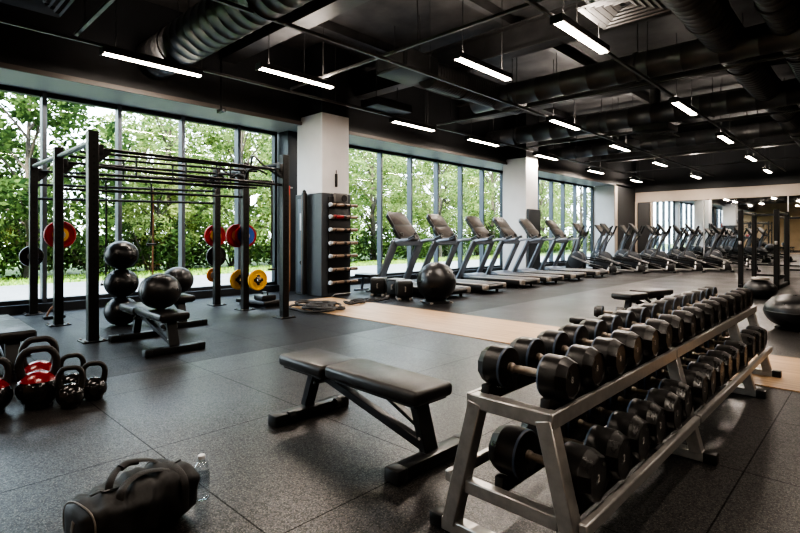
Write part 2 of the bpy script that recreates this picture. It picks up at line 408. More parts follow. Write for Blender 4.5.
def window(n, ya, yb, mull):
    root = bpy.data.objects.new(f'window_{n}', None); col.objects.link(root); root['kind'] = 'structure'
    z0, z1 = 0.13, ZW
    mb = MB()
    for y in (ya + 0.03, yb - 0.03): mb.box((XG, y, (z0 + z1) / 2), (0.12, 0.06, z1 - z0))
    mb.box((XG, (ya + yb) / 2, z1 - 0.035), (0.12, yb - ya, 0.07)); mb.box((XG, (ya + yb) / 2, z0 + 0.03), (0.12, yb - ya, 0.06))
    mb.build('window_frame', M['frame'], root)
    for y in mull: MB().box((XG + 0.02, y, (z0 + z1) / 2), (0.16, 0.062, z1 - z0), bev=0.004, seg=1).build('mullion', M['mullion'], root)
    MB().prism([(ya + .03, z0 + .03), (yb - .03, z0 + .03), (yb - .03, z1 - .03), (ya + .03, z1 - .03)], 0.006, T(XG - .03, 0, 0) @ YZ).build('glass', M['glass'], root)
window(1, -4.8, 6.05, [-3.5, -2.4, -1.34, -0.27, 0.80, 1.87, 2.94, 4.02, 5.15])
window(2, 6.75, 15.0, [8.0, 9.15, 10.3, 11.44, 12.6, 13.76])
window(3, 15.25, 22.42, [16.3, 17.4, 18.5, 19.5, 20.6, 21.6])
# structural pillars: white above a slate lower casing
def pillar(n, ya, yb, full):
    xa, xb = -8.62, -7.80
    struct(f'wall_pillar_{n}', MB().box(((xa + xb) / 2, (ya + yb) / 2, 1.775), (xb - xa, yb - ya, 3.55), bev=0.01, seg=1), M['wallpaint'])
    struct(f'wall_pillar_head_{n}', MB().box(((xa + xb) / 2, (ya + yb) / 2, 4.22), (xb - xa + .004, yb - ya + .004, 1.34)), M['darkwall'])
    if full:
        c = MB().box(((xa + xb) / 2, (ya + yb) / 2, 1.0), (xb - xa + 0.05, yb - ya + 0.05, 2.0), bev=0.012, seg=1)
    else:
        c = MB().box((xb + .03, (ya + yb) / 2 + .03, 1.0), (0.10, yb - ya, 2.0), bev=0.012, seg=1)
    struct(f'trim_{20 + n}', c, M['sheath'])
pillar(1, 5.99, 6.67, True)
pillar(2, 13.64, 14.35, False)
struct('wall_jamb_1', MB().box((-9.33, 6.42, ZW / 2), (0.42, 0.62, ZW)), M['frame'])
struct('wall_jamb_2', MB().box((-9.40, 15.12, ZW / 2), (0.3, 0.3, ZW)), M['wallpaint'])

# ------------------------------------------------------------------ ceiling services
for i, y in enumerate([-2.6, 0.4, 4.4, 7.6, 11.2, 14.6, 18.0, 21.4]):
    mb = MB().box((-1.0, y, 4.72), (14.9, 0.30, 0.03)).box((-1.0, y, 4.28), (14.9, 0.30, 0.03)).box((-1.0, y, 4.5), (14.9, 0.035, 0.44))
    o = mb.build('ceiling_beam', M['beam']); o['kind'] = 'structure'
for i, x in enumerate([-7.0, -4.6, -2.2, 0.2, 2.6]):
    o = MB().box((x, 10, 4.81), (0.12, 29.8, 0.16)).build('ceiling_joist', M['beam']); o['kind'] = 'structure'

def duct(name, label, p0, p1, r, rib=0.16, seg=36):
    root = thing(name, label, 'duct', p0)
    L = (V(p1) - V(p0)).length; z = (V(p1) - V(p0)).normalized()
    prof = [(0, 0), (r, 0)]
    n = int(L / rib)
    for k in range(1, n):
        t = k * rib
        prof += [(r, t - 0.012), (r + 0.005, t - 0.005), (r + 0.005, t + 0.005), (r, t + 0.012)]
    prof += [(r, L), (0, L)]
    MB().lathe(prof, AX(z), seg).build('duct_tube', M['duct'], root)
    k = 0.9
    while k < L:
        q = z * k
        MB().lathe([(r + 0.003, -0.02), (r + 0.022, -0.02), (r + 0.022, 0.02), (r + 0.003, 0.02)], AX(z, q), seg).build('duct_collar', M['duct'], root)
        MB().cyl(q + V((0, 0, r)), q + V((0, 0, H - p0[2])), 0.008, seg=6).build('hanger_rod', M['beam'], root)
        k += 2.4
    return root
duct('ceiling_duct', 'large dark spiral duct running from the window bulkhead at upper left', (-8.45, 3.15, 3.97), (3.0, 3.15, 3.97), 0.30, rib=0.22)
duct('ceiling_duct', 'dark spiral duct at upper right running away towards the mirror wall', (-1.72, 2.0, 4.12), (-1.72, 24.8, 4.12), 0.25)
duct('ceiling_duct', 'narrower dark spiral duct at the right edge of the ceiling', (-0.98, 2.0, 4.1), (-0.98, 24.8, 4.1), 0.19)
duct('ceiling_duct', 'short ribbed flexible duct beside the ceiling fan unit', (-5.95, 6.95, 4.08), (-5.75, 9.7, 4.05), 0.25, rib=0.07)
duct('ceiling_duct', 'long dark duct crossing the ceiling in front of the far lights', (-8.4, 12.6, 4.0), (5.5, 12.6, 4.0), 0.24, rib=0.5)
duct('ceiling_duct', 'thin dark duct crossing the ceiling beyond the long one', (-8.4, 16.4, 4.0), (5.5, 16.4, 4.0), 0.2, rib=0.5)
duct('ceiling_duct', 'thick dark duct crossing above the middle of the ceiling', (-6.3, 8.9, 4.0), (5.5, 8.9, 4.0), 0.22, rib=0.5)

u = thing('ceiling_fan_unit', 'dark boxed fan unit hung from the ceiling above the treadmills', 'fan unit', (-6.0, 6.45, 3.95))
MB().box((0, 0, 0.15), (0.75, 0.8, 0.32), bev=0.02).build('casing', M['unit'], u)
MB().box((0, -0.41, 0.15), (0.6, 0.03, 0.22), bev=0.008).build('grille', M['beam'], u)
for sx in (-1, 1):
    MB().cyl((0.3 * sx, 0, 0.3), (0.3 * sx, 0, 0.95), 0.01, seg=6).build('hanger_rod', M['beam'], u)
u = thing('ceiling_fan_unit', 'flat grey fan unit under the ceiling beside the nearest pillar top', 'fan unit', (-7.35, 7.3, 3.72))
MB().box((0, 0, 0.09), (0.5, 1.0, 0.16), bev=0.02).build('casing', M['unit'], u)
MB().cyl((0, 0.3, 0.16), (0, 0.3, 1.18), 0.01, seg=6).build('hanger_rod', M['beam'], u)
MB().cyl((0, -0.3, 0.16), (0, -0.3, 1.18), 0.01, seg=6).build('hanger_rod', M['beam'], u)

def diffuser(label, loc, s):
    d = thing('ceiling_vent', label, 'vent', loc)
    for k in range(5):
        a = s / 2 * (1 - k * 0.19); zz = 0.012 * k
        mb = MB()
        for sx, sy, lx, ly in ((0, 1, 2 * a, 0.03), (0, -1, 2 * a, 0.03), (1, 0, 0.03, 2 * a), (-1, 0, 0.03, 2 * a)):
            mb.box((sx * a, sy * a, zz), (lx + 0.03, ly, 0.02), rot=(0.5 * -sy, 0.5 * sx, 0))
        mb.build('louvre', M['conduit'], d)
    MB().box((0, 0, 0.16), (s * 0.98, s * 0.98, 0.14), bev=0.02).build('plenum_box', M['beam'], d)
    MB().cyl((0, 0, 0.22), (0, 0, H - loc[2]), 0.12, seg=16).build('neck', M['duct'], d)
diffuser('square dark louvred vent at the top of the view, right of centre', (-2.3, 6.4, 3.95), 0.8)
diffuser('square dark louvred vent high in the top left corner', (-7.25, 1.3, 3.98), 0.75)
diffuser('square dark louvred vent between the middle and right rows of lights', (-3.95, 12.9, 3.55), 0.8)

# light tracks
def rod(name, label, p0, p1, w=0.045, hang=True):
    r = thing(name, label, 'track', p0)
    d = V(p1) - V(p0)
    MB().bar((0, 0, 0), d, w, 0.04).build('channel', M['conduit'], r)
    L = d.length; k = 0.4
    while k < L:
        q = d * (k / L); MB().cyl(q, q + V((0, 0, H - p0[2])), 0.006, seg=6).build('hanger_rod', M['beam'], r); k += 2.6
    return r
for i, y in enumerate([1.85, 5.15, 9.2, 13.3, 17.3, 21.2]):
    rod('light_track', f'thin grey ceiling track running across the room, {ORD[i]} from the camera', (-7.6, y, 3.78), (5.5, y, 3.78))
rows = {'nearest the windows': (-7.55, [2.81, 8.32, 11.0, 14.4, 18.9, 23.2]), 'in the middle': (-5.2, [6.21, 10.5, 14.3, 18.4, 23.3]), 'on the right': (-2.8, [6.07, 10.75, 14.85, 19.0, 23.1])}
for k, (rw, (x, ys)) in enumerate(rows.items()):
    rod('light_track', f'thin grey ceiling track over the row of lights {rw}', (x + .02, 0.5, 3.70), (x + .02, 24.5, 3.70), 0.05)
proto = thing('ceiling_light', 'lit linear ceiling light', 'light', (0, 0, -20), 0, 'linear ceiling lights')
MB().box((0, 0, 0.045), (0.15, 1.36, 0.075), bev=0.006, seg=1).build('housing', M['fixture'], proto)
MB().box((0, 0, 0.003), (0.10, 1.33, 0.014), bev=0.003, seg=1).build('diffuser', M['glow'], proto)
MB().box((0, 0, 0.086), (0.07, 1.25, 0.006)).build('ceiling_fill_strip', M['ceiling_fill'], proto)  # glowing strip added on top to brighten the ceiling
for s in (-1, 1): MB().box((0, 0.672 * s, 0.03), (0.152, 0.02, 0.09)).build('end_cap', M['fixture'], proto)
for s in (-1, 1): MB().cyl((0, 0.5 * s, 0.08), (0, 0.5 * s, 1.3), 0.006, seg=6).build('suspension_rod', M['beam'], proto)
lights = []
for rw, (x, ys) in rows.items():
    for i, y in enumerate(ys):
        xx = x
        if rw.startswith('in the middle'): xx = [-4.25, -5.07, -5.3, -5.5, -5.6][i]
        if rw.startswith('on'): xx = [-2.7, -2.77, -2.9, -3.03, -3.17][i]
        if rw.startswith('nearest') and i >= 4: xx = -7.9
        lights.append((xx, y, f'linear light, {ORD[i]} from the camera in the ceiling row {rw}'))
lights.append((-6.57, 4.57, 'lit linear ceiling light above the right half of the pull-up rig'))
for i, (x, y, lb) in enumerate(lights):
    if i == 0: proto.location = (x, y, 3.6); proto['label'] = lb
    else: dup(proto, lb, (x, y, 3.6))
cam_ = thing('security_camera', 'small black camera bracket hanging below the bulkhead near the rig', 'camera', (-8.1, 4.1, 3.25))
MB().cyl((0, 0, 0.05), (0, 0, 1.65), 0.02, seg=8).build('pole', M['blackmetal'], cam_)
MB().box((0, 0, 0.03), (0.2, 0.07, 0.06), bev=0.01).build('body', M['plastic'], cam_)

# ------------------------------------------------------------------ dumbbell rack and dumbbells
CX = -0.965
FR = [1.58, 2.955, 4.41, 5.13]
rack = thing('dumbbell_rack', 'long two-tier warm grey steel dumbbell rack on slanted legs', 'rack', (CX, 0, 0))
ZT, ZL = 0.565, 0.235
def leg_x(z): return 0.135 + 0.125 * (0.55 - z) / 0.5
for i, y in enumerate(FR):
    for s in (-1, 1):
        MB().bar((s * leg_x(0.04), y, 0.04), (s * leg_x(0.535), y, 0.535), 0.058, 0.062, up=(0, 1, 0)).build('leg', M['rack'], rack)
    f = MB().box((0, y, 0.028), (0.60, 0.055, 0.05), bev=0.004, seg=1).build('foot_bar', M['rack'], rack)
    for s in (-1, 1):
        MB().box((s * 0.325, y, 0.028), (0.06, 0.062, 0.056), bev=0.006).build('end_cap', M['plastic'], f)
    MB().box((0, y, ZL - 0.03), (2 * leg_x(ZL) - 0.05, 0.045, 0.05), bev=0.004, seg=1).build('cross_bar', M['rack'], rack)
    MB().box((0, y, ZT - 0.028), (0.33, 0.056, 0.052), bev=0.004, seg=1).build('top_bar', M['rack'], rack)
ya, yb = FR[0] - 0.028, 5.22
for s in (-1, 1):
    for (a, b) in ((ya, 2.925), (2.935, yb)):
        MB().box((s * 0.165, (a + b) / 2, ZT - 0.028), (0.022, b - a, 0.056), bev=0.004, seg=1).build('shelf_rail', M['rack'], rack)
        MB().box((s * 0.272, (a + b) / 2, ZL - 0.02), (0.03, b - a - 0.02, 0.045), bev=0.005, seg=1).build('shelf_rail', M['rack'], rack)
for sx in (-.122, .122): MB().box((sx, (ya + yb) / 2, ZT - 0.022), (0.05, yb - ya - 0.04, 0.006)).build('saddle_strip', M['plastic'], rack)
for a, b in zip(FR, FR[1:]):
    for sx in (-.065, .2): MB().box((sx, (a + b) / 2, ZL - 0.021), (0.05, b - a - 0.055, 0.006)).build('saddle_strip', M['plastic'], rack)
TOP = [1.70 + 0.219 * i for i in range(16)]
LOW = [1.705 + 0.222 * i for i in range(6)] + [3.09 + 0.22 * i for i in range(6)] + [4.545, 4.765, 4.985]
RT, RL = 0.079, 0.0925
ZTd, ZLd = ZT + 0.004, ZL + 0.004          # undersides of the dumbbells
def saddle_poly(R, lift):
    pts = [(-0.104, 0), (0.104, 0)]
    for k in range(13):
        y = 0.1 - k * 0.2 / 12
        if abs(y) > 0.082: z = 0.046
        else: z = min(0.045, lift + R - math.sqrt(max(0, (R + 0.002) ** 2 - y * y)))
        pts.append((y, max(z, 0.002)))
    return pts
sT = None
for y in TOP:
    for sx in (-0.122, 0.122):
        if sT is None:
            sT = MB().prism(saddle_poly(RT, 0.02), 0.035, YZ, 0.002).build('saddle', M['plastic'], rack)
            s_ = sT
        else:
            s_ = sT.copy(); col.objects.link(s_)
        s_.location = (sx, y, ZT - 0.018)
sL = None
for y in LOW:
    for sx in (-0.065, 0.2):
        if sL is None:
            sL = MB().prism([(p[0] * 1.0, p[1]) for p in saddle_poly(RL, 0.019)], 0.035, YZ, 0.002).build('saddle', M['plastic'], rack); s_ = sL
        else:
            s_ = sL.copy(); col.objects.link(s_)
        s_.location = (sx, y, ZL - 0.017)

def textmesh(s, size, name, m, parent, Mx):
    cu = bpy.data.curves.new('t', 'FONT'); cu.body = s; cu.size = size; cu.extrude = 0.0006; cu.align_x = 'CENTER'; cu.align_y = 'CENTER'
    ob = bpy.data.objects.new('t', cu); col.objects.link(ob)
    bpy.context.view_layer.update()
    me = bpy.data.meshes.new_from_object(ob.evaluated_get(bpy.context.evaluated_depsgraph_get()))
    bpy.data.objects.remove(ob); bpy.data.curves.remove(cu)
    me.transform(Mx); me.materials.clear(); me.materials.append(m)
    o = bpy.data.objects.new(name, me); col.objects.link(o); o.parent = parent
    return o
def make_dumbbell(R, L, hl, digit):
    """axis along X, resting on z=0"""
    root = thing('dumbbell', 'dumbbell', 'dumbbell', (0, 0, -20))
    def rf(i, a):
        if i in (6, 7):
            st = 2 * PI / 10
            return 1 / math.cos(((a + st / 2) % st) - st / 2)
        return 1
    for s in (-1, 1):
        prof = [(0, 0), (R * 0.62, 0), (R * 0.95, 0.003), (R, 0.010), (R, hl * 0.40), (R * 0.995, hl * 0.69), (R * 0.80, hl - 0.004), (R * 0.765, hl), (R * 0.73, hl - 0.004), (0, hl - 0.005)]
        Mx = AX((s, 0, 0), (s * (L / 2 - hl), 0, R))
        h = MB().lathe(prof, Mx, 40, rf).build('head', M['urethane'], root, 13)
        MB().lathe([(R * 0.965, 0.0042), (R * 1.0, 0.0095), (R * 1.004, 0.0125), (R * 0.97, 0.008)], Mx, 40).build('rim_highlight', M['rim'], h)  # thin blue grey ring paints the highlight along the inner edge
        ro = Matrix(((0, 0, s, 0), (s, 0, 0, 0), (0, 1, 0, 0), (0, 0, 0, 1)))
        textmesh(digit, R * 0.42, 'weight_mark', M['mark'], h, T(s * (L / 2 - 0.0045), 0, R) @ ro)
    g = L / 2 - hl
    prof = [(0.0, -g), (0.021, -g), (0.021, -g + 0.012), (0.0145, -g + 0.02), (0.0165, 0), (0.0145, g - 0.02), (0.021, g - 0.012), (0.021, g), (0, g)]
    MB().lathe(prof, AX((1, 0, 0), (0, 0, R)), 16).build('handle', M['chrome'], root)
    return root
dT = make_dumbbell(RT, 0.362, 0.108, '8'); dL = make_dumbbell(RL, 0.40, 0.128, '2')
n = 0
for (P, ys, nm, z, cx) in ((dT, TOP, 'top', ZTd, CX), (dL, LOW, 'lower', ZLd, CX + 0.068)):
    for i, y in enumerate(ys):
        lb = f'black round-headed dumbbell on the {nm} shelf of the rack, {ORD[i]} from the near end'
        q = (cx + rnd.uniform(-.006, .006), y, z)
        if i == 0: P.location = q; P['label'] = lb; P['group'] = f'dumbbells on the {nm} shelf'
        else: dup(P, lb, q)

# ------------------------------------------------------------------ adjustable bench
def make_bench(label, loc):
    b = thing('weight_bench', label, 'bench', loc)
    def pad(x0, x1, z0, z1, w, th, name):
        x, z = (x0 + x1) / 2, (z0 + z1) / 2; a = math.atan2(z1 - z0, x1 - x0)
        p = MB().box((x, 0, z - th / 2), (math.hypot(x1 - x0, z1 - z0), w, th), (0, -a, 0), 0.026, 4).build(name, M['vinyl'], b, 60)
        MB().box((x, 0, z - th - 0.006), (math.hypot(x1 - x0, z1 - z0) - 0.06, w - 0.05, 0.014), (0, -a, 0), 0.003, 1).build('backing_board', M['plastic'], p)
        return p
    pad(-0.195, 0.53, 0.405, 0.392, 0.30, 0.075, 'back_pad')
    pad(-0.67, -0.215, 0.395, 0.388, 0.30, 0.075, 'seat_pad')
    for x, ln in ((0.505, 0.58), (-0.52, 0.56)):
        f = MB().box((x, 0, 0.035), (0.085, ln - 0.1, 0.062), bev=0.006).build('foot_bar', M['blackmetal'], b)
        for s in (-1, 1): MB().box((x, s * (ln / 2 - 0.03), 0.035), (0.095, 0.075, 0.07), bev=0.01).build('rubber_foot', M['plastic'], f)
    MB().bar((0.485, 0, 0.06), (0.41, 0, 0.315), 0.045, 0.10, up=(0, 1, 0)).build('upright', M['blackmetal'], b)
    MB().bar((-0.555, 0, 0.06), (-0.46, 0, 0.305), 0.05, 0.075, up=(0, 1, 0)).build('upright', M['blackmetal'], b)
    MB().bar((-0.40, 0.0, 0.29), (0.47, 0.0, 0.075), 0.045, 0.05, up=(0, 1, 0)).build('main_beam', M['blackmetal'], b)
    MB().bar((0.0, 0.055, 0.31), (0.40, 0.055, 0.135), 0.02, 0.05, up=(0, 1, 0)).build('support_arm', M['blackmetal'], b)
    MB().bar((-0.5, 0, 0.295), (0.42, 0, 0.30), 0.06, 0.035, up=(0, 1, 0)).build('pad_rail', M['blackmetal'], b)
    MB().cyl((-0.02, -0.045, 0.285), (-0.02, 0.075, 0.285), 0.016, seg=12).build('pivot_bolt', M['silver'], b)
    k = MB().cyl((-0.37, -0.06, 0.25), (-0.37, 0.06, 0.25), 0.009, seg=8).build('adjustment_pin', M['silver'], b)
    MB().sphere((-0.37, -0.07, 0.25), 0.018, u=12, v=8).build('knob', M['plastic'], k)
    for s in (-1, 1): MB().cyl((-0.47, s * 0.16, 0.05), (-0.47, s * 0.2, 0.05), 0.03, seg=16).build('wheel', M['plastic'], b)
    MB().cyl((0.463, -0.053, 0.13), (0.463, -0.049, 0.13), 0.008, seg=10).build('bolt', M['mark'], b)
    return b
bench = make_bench('black adjustable bench with split vinyl pads in the foreground beside the rack', (-2.165, 1.97, 0))
bench['group'] = 'adjustable benches'
dup(bench, 'black adjustable bench in front of the ball stack with a ball on it', (-5.62, 2.10, 0))
dup(bench, 'black adjustable bench half hidden behind the ball-laden bench by the rig', (-7.0, 2.78, 0))
dup(bench, 'black adjustable bench cut by the left picture edge behind the kettlebells', (-5.55, 0.80, 0))
dup(bench, 'black adjustable bench beyond the dumbbell rack, only its pads showing', (-2.45, 7.6, 0), 1.42)
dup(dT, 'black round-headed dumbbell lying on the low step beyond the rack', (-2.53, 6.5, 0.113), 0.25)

# ------------------------------------------------------------------ balls
def make_ball(name, label, r, loc, s=(1, 1, 1), rot=(0, 0, 0), mat_='ball'):
    root = thing(name, label, 'ball', loc)
    k = MB()
    prof = []
    n = 28
    for i in range(n + 1):
        a = -PI / 2 + PI * i / n
        rr = r * math.cos(a); zz = r * math.sin(a)
        if abs(zz) > r * 0.93: rr *= 0.97
        prof.append((max(0, rr), zz))
    prof[0] = (0, -r); prof[-1] = (0, r)
    Rm = Euler(rot).to_matrix().to_4x4()
    MB().lathe(prof, T(0, 0, r * s[2]) @ Matrix.Diagonal((*s, 1)) @ Rm, 40).build('ball_body', M[mat_], root, 60)
    g = MB()
    for t in (-0.35, 0.0, 0.35):
        q = math.sqrt(1 - t * t) * r
        g.lathe([(q * 1.0, t * r - 0.004), (q * 1.0 + 0.003, t * r), (q * 1.0, t * r + 0.004)], T(0, 0, r * s[2]) @ Matrix.Diagonal((*s, 1)) @ Rm, 40)
    g.build('seam_ring', M['plastic'], root, 60)
    MB().lathe([(0, r * 1.001), (r * .1, r * 0.997), (r * .1, r * .98)], T(0, 0, r * s[2]) @ Matrix.Diagonal((*s, 1)) @ Rm, 16).build('valve', M['plastic'], root)
    return root
rb = 0.19
base = make_ball('medicine_ball', 'black medicine ball at the bottom of the stack of three', rb, (-7.20, 2.27, 0.0), s=(1.08, 1.08, 0.97), rot=(1.45, 0, 0.7))
base['group'] = 'black medicine balls'
dup(base, 'black medicine ball in the middle of the stack of three', (-7.20, 2.27, 0.366))
dup(base, 'black medicine ball on top of the stack of three', (-7.20, 2.27, 0.732))
dup(base, 'black medicine ball resting on the pad of the bench beside the rig', (-5.46, 2.09, 0.403), 1.1)
dup(base, 'black medicine ball behind the ball on the bench, to its right', (-6.68, 2.78, 0.41), 2.0, scale=(0.95, 0.95, 0.95))
sb = thing('stability_ball', 'big black exercise ball in front of the nearest treadmill', 'ball', (-5.70, 6.88, 0), 0)
make = make_ball('tmp', 'x', 0.345, (0, 0, 0), rot=(1.35, 0, 0.95))
for c in list(make.children): c.parent = sb; c.location.z = 0.02
bpy.data.objects.remove(make)
st = thing('ball_base', 'black ring stand under the big exercise ball', 'stand', (-5.70, 6.88, 0))
MB().lathe([(0.20, 0.0), (0.25, 0.0), (0.25, 0.03), (0.19, 0.05), (0.17, 0.03)], None, 40).build('ring', M['plastic'], st)
for k in range(4):
    a = k * PI / 2 + 0.4
    MB().box((0.25 * math.cos(a), 0.25 * math.sin(a), 0.014), (0.10, 0.05, 0.026), (0, 0, a), 0.006).build('foot', M['rail_grey'], st)
def bosu(label, loc, r, h):
    root = thing('balance_dome', label, 'balance dome', loc)
    prof = [(r * 0.55, 0.0), (r * 0.68, 0.012)] + [(r * max(0.0, math.cos(a)) ** 0.95, h * (0.5 + 0.5 * math.sin(a))) for a in [-1.05 + 0.13 * k for k in range(20)]] + [(0, h)]
    MB().lathe([(0, 0)] + prof, None, 48).build('dome', M['ball'], root, 60)
    MB().lathe([(r * 0.995, h * 0.47), (r * 1.01, h * 0.5), (r * .995, h * 0.53)], None, 48).build('seam_ring', M['plastic'], root)
    return root
bosu('large squat black exercise ball at the right picture edge on the floor', (-0.78, 8.0, 0), 0.36, 0.44)
bosu('squat black exercise ball with pale lid in front of the power racks', (-1.70, 11.6, 0), 0.27, 0.34)
d = thing('plate_disc', 'pale round disc lying on the squat ball by the power racks', 'disc', (-1.70, 11.6, 0.34))
MB().lathe([(0, 0.003), (0.14, 0.003), (0.15, 0.02), (0.14, 0.05), (0.05, 0.055), (0, 0.055)], None, 32).build('disc', M['rail_grey'], d)
MB().lathe([(0.03, 0.05), (0.05, 0.05), (0.05, 0.066), (0.03, 0.066)], None, 24).build('hub', M['silver'], d)

# ------------------------------------------------------------------ kettlebells
def make_kettle(name_label, loc, rz, R, Hh, red):
    root = thing('kettlebell', name_label, 'kettlebell', loc, rz, 'kettlebells on the floor')
    prof = [(0, 0), (R * 0.55, 0), (R * 0.66, 0.006)]
    for i in range(2, 16):
        a = -PI / 2 + PI * i / 17
        prof.append((R * math.cos(a) if a > -0.6 else max(R * 0.66, R * math.cos(a)), R * 0.92 + R * math.sin(a) * (0.92 if a < 0 else 0.98)))
    prof.append((R * 0.22, R * 1.88)); prof.append((0, R * 1.9))
    MB().lathe(prof, None, 40).build('bell', M['iron'], root, 60)
    w = R * 0.80; zt = Hh - 0.022; z0 = R * 1.45
    tr = max(0.0165, R * 0.18)
    pts = [(0, -w * 0.78, z0 - 0.02), (0, -w * 1.0, z0 + (zt - z0) * 0.42), (0, -w * 0.92, z0 + (zt - z0) * 0.78), (0, -w * 0.55, zt - 0.004), (0, 0, zt), (0, w * 0.55, zt - 0.004), (0, w * 0.92, z0 + (zt - z0) * 0.78), (0, w * 1.0, z0 + (zt - z0) * 0.42), (0, w * 0.78, z0 - 0.02)]
    MB().tube(pts, lambda t: tr * (1 + 0.35 * (abs(t - .5) * 2) ** 3), 12, sub=5).build('handle', M['ironhandle'], root, 60)
    if red:
        prof = []
        for i in range(7):
            a = 0.52 + i * (1.50 - 0.52) / 6
            prof.append(((R * math.cos(a)) + 0.003, R * 0.92 + R * math.sin(a) * 0.98 + 0.003))
        prof.append((0, prof[-1][1] + 0.001))
        MB().lathe(prof, None, 40).build('painted_top', M['red'], root, 60)
    else:
        MB().lathe([(0, 0.0), (R * .3, 0), (R * .3, .004), (0, .004)], AX((1, 0, 0), (R * 0.985, 0, R * .92)), 20).build('badge', M['ironhandle'], root)
    return root
make_kettle('large black kettlebell with red shoulder, biggest at front of the group', (-4.16, 0.79, 0), -0.15, 0.127, 0.41, True)
make_kettle('large black kettlebell with red shoulder, right behind the biggest one', (-4.50, 0.86, 0), -0.1, 0.125, 0.42, True)
make_kettle('black kettlebell with red shoulder cut by the left picture edge', (-4.20, 0.535, 0), -0.2, 0.125, 0.37, True)
make_kettle('plain black kettlebell just right of the biggest red one', (-3.99, 0.94, 0), -0.3, 0.085, 0.285, False)
make_kettle('plain black kettlebell farthest right in the kettlebell group', (-4.06, 1.10, 0), -0.3, 0.083, 0.275, False)
make_kettle('plain black kettlebell standing behind the two small ones', (-4.25, 1.01, 0), -0.1, 0.088, 0.315, False)

# ------------------------------------------------------------------ gym bag and bottle
bag = thing('gym_bag', 'black nylon duffel bag slumped on the floor in the left foreground', 'bag', (-2.12, 0.715, 0), 0.17); bag.scale = (0.96, 0.80, 0.92)
# local: long axis Y, height z
nS, nL = 40, 26
tb = bmesh.new(); rings = []
rb2 = random.Random(3)
HL = 0.245
for j in range(nL + 1):
    t = -1 + 2 * j / nL
    y = t * HL
    end = 1 - 0.16 * abs(t) ** 5
    sag = 1 - 0.10 * math.exp(-((t + 0.45) / 0.3) ** 2) + 0.05 * math.exp(-((t - .5) / .25) ** 2)
    ring = []
    for k in range(nS):
        a = 2 * PI * k / nS
        ca, sa = math.cos(a), math.sin(a)
        e = 0.72
        x = 0.145 * math.copysign(abs(ca) ** e, ca) * end
        z = 0.118 * math.copysign(abs(sa) ** e, sa) * end
        if sa > 0: z *= sag * (1 - 0.14 * max(0, -t))
        wr = 0.006 * math.sin(t * 11 + 3 * ca + 2 * sa) + 0.005 * math.sin(t * 23 - 5 * a) + 0.004 * math.sin(7 * a + t * 5)
        if sa < -0.5: wr = 0
        x += wr * ca; z += wr * sa
        if sa > 0: x += 0.02 * sa
        ring.append(tb.verts.new((x, y + 0.006 * math.sin(a * 2), z + 0.122)))
    rings.append(ring)
for a, b in zip(rings, rings[1:]):
    for k in range(nS): tb.faces.new((a[k], a[(k + 1) % nS], b[(k + 1) % nS], b[k]))
for ring, sgn in ((rings[0], -1), (rings[-1], 1)):
    prev = ring
    for q, off in ((0.8, 0.022), (0.45, 0.032)):
        c = V((0, 0, 0.122)); new = []
        for v in ring:
            p = V(v.co); pp = c + (V((p.x, 0, p.z)) - c) * q; pp.y = ring[0].co.y * 0 + sgn * (HL + off)
            new.append(tb.verts.new(pp))
        for k in range(nS):
            f = (prev[k], prev[(k + 1) % nS], new[(k + 1) % nS], new[k])
            tb.faces.new(f)
        prev = new
    tb.faces.new(prev)
bmesh.ops.recalc_face_normals(tb, faces=tb.faces)
m_ = MB(); m_._add(tb); m_.build('body', M['bag'], bag, 70)
def ringpath(y, grow=0.006, a0=0.0, a1=2 * PI, n=36):
    out = []
    for k in range(n):
        a = a0 + (a1 - a0) * k / (n - 1 if a1 - a0 < 6.2 else n)
        ca, sa = math.cos(a), math.sin(a); e = 0.72
        out.append(((0.145 + grow) * math.copysign(abs(ca) ** e, ca) + (0.02 * sa if sa > 0 else 0), y, 0.122 + (0.118 + grow) * math.copysign(abs(sa) ** e, sa)))
    return out
MB().tube([(p[0] * .85, p[1], 0.122 + (p[2] - .122) * (.83 if p[2] < .122 else .73)) for p in ringpath(-HL - 0.006, 0.002)], 0.004, 6, closed=True).build('piping', M['pipe'], bag)
for y in (0.155,):
    MB().tube(ringpath(y, 0.006, -0.35, PI + 0.35), 0.02, 8, flat=(0.2, 1, (1, 0, 0))).build('web_strap', M['bagstrap'], bag)
# carry handles: two arches over the top
for sx, lift in ((0.05, 0.022), (-0.035, 0.048)):
    pts = [(sx + 0.045, -0.13, 0.205), (sx + 0.035, -0.115, 0.228 + lift * .5), (sx, -0.055, 0.228 + lift), (sx - 0.01, 0.02, 0.232 + lift), (sx + 0.01, 0.10, 0.228 + lift * .75), (sx + 0.04, 0.155, 0.225)]
    MB().tube(pts, 0.017, 8, sub=6, flat=(0.3, 1, (0, 0, 1))).build('carry_handle', M['bagstrap'], bag, 60)
MB().tube([(-0.03, -0.05, 0.276), (-0.04, -0.01, 0.282), (-0.035, 0.035, 0.277)], 0.022, 10, sub=5, flat=(0.55, 1, (0, 0, 1))).build('handle_wrap', M['bag'], bag, 60)
MB().tube([(0.03, y, 0.241 + 0.004 * math.sin(y * 30) - (0.012 if y < -0.05 and y > -.18 else 0)) for y in [-0.22 + 0.02 * k for k in range(23)]], 0.008, 6, flat=(0.5, 1, (0, 0, 1))).build('zip', M['plastic'], bag)
MB().box((0.0, -HL - 0.033, 0.13), (0.022, 0.006, 0.05), (0.0, 0.3, 0), 0.004).build('end_tab', M['pipe'], bag)

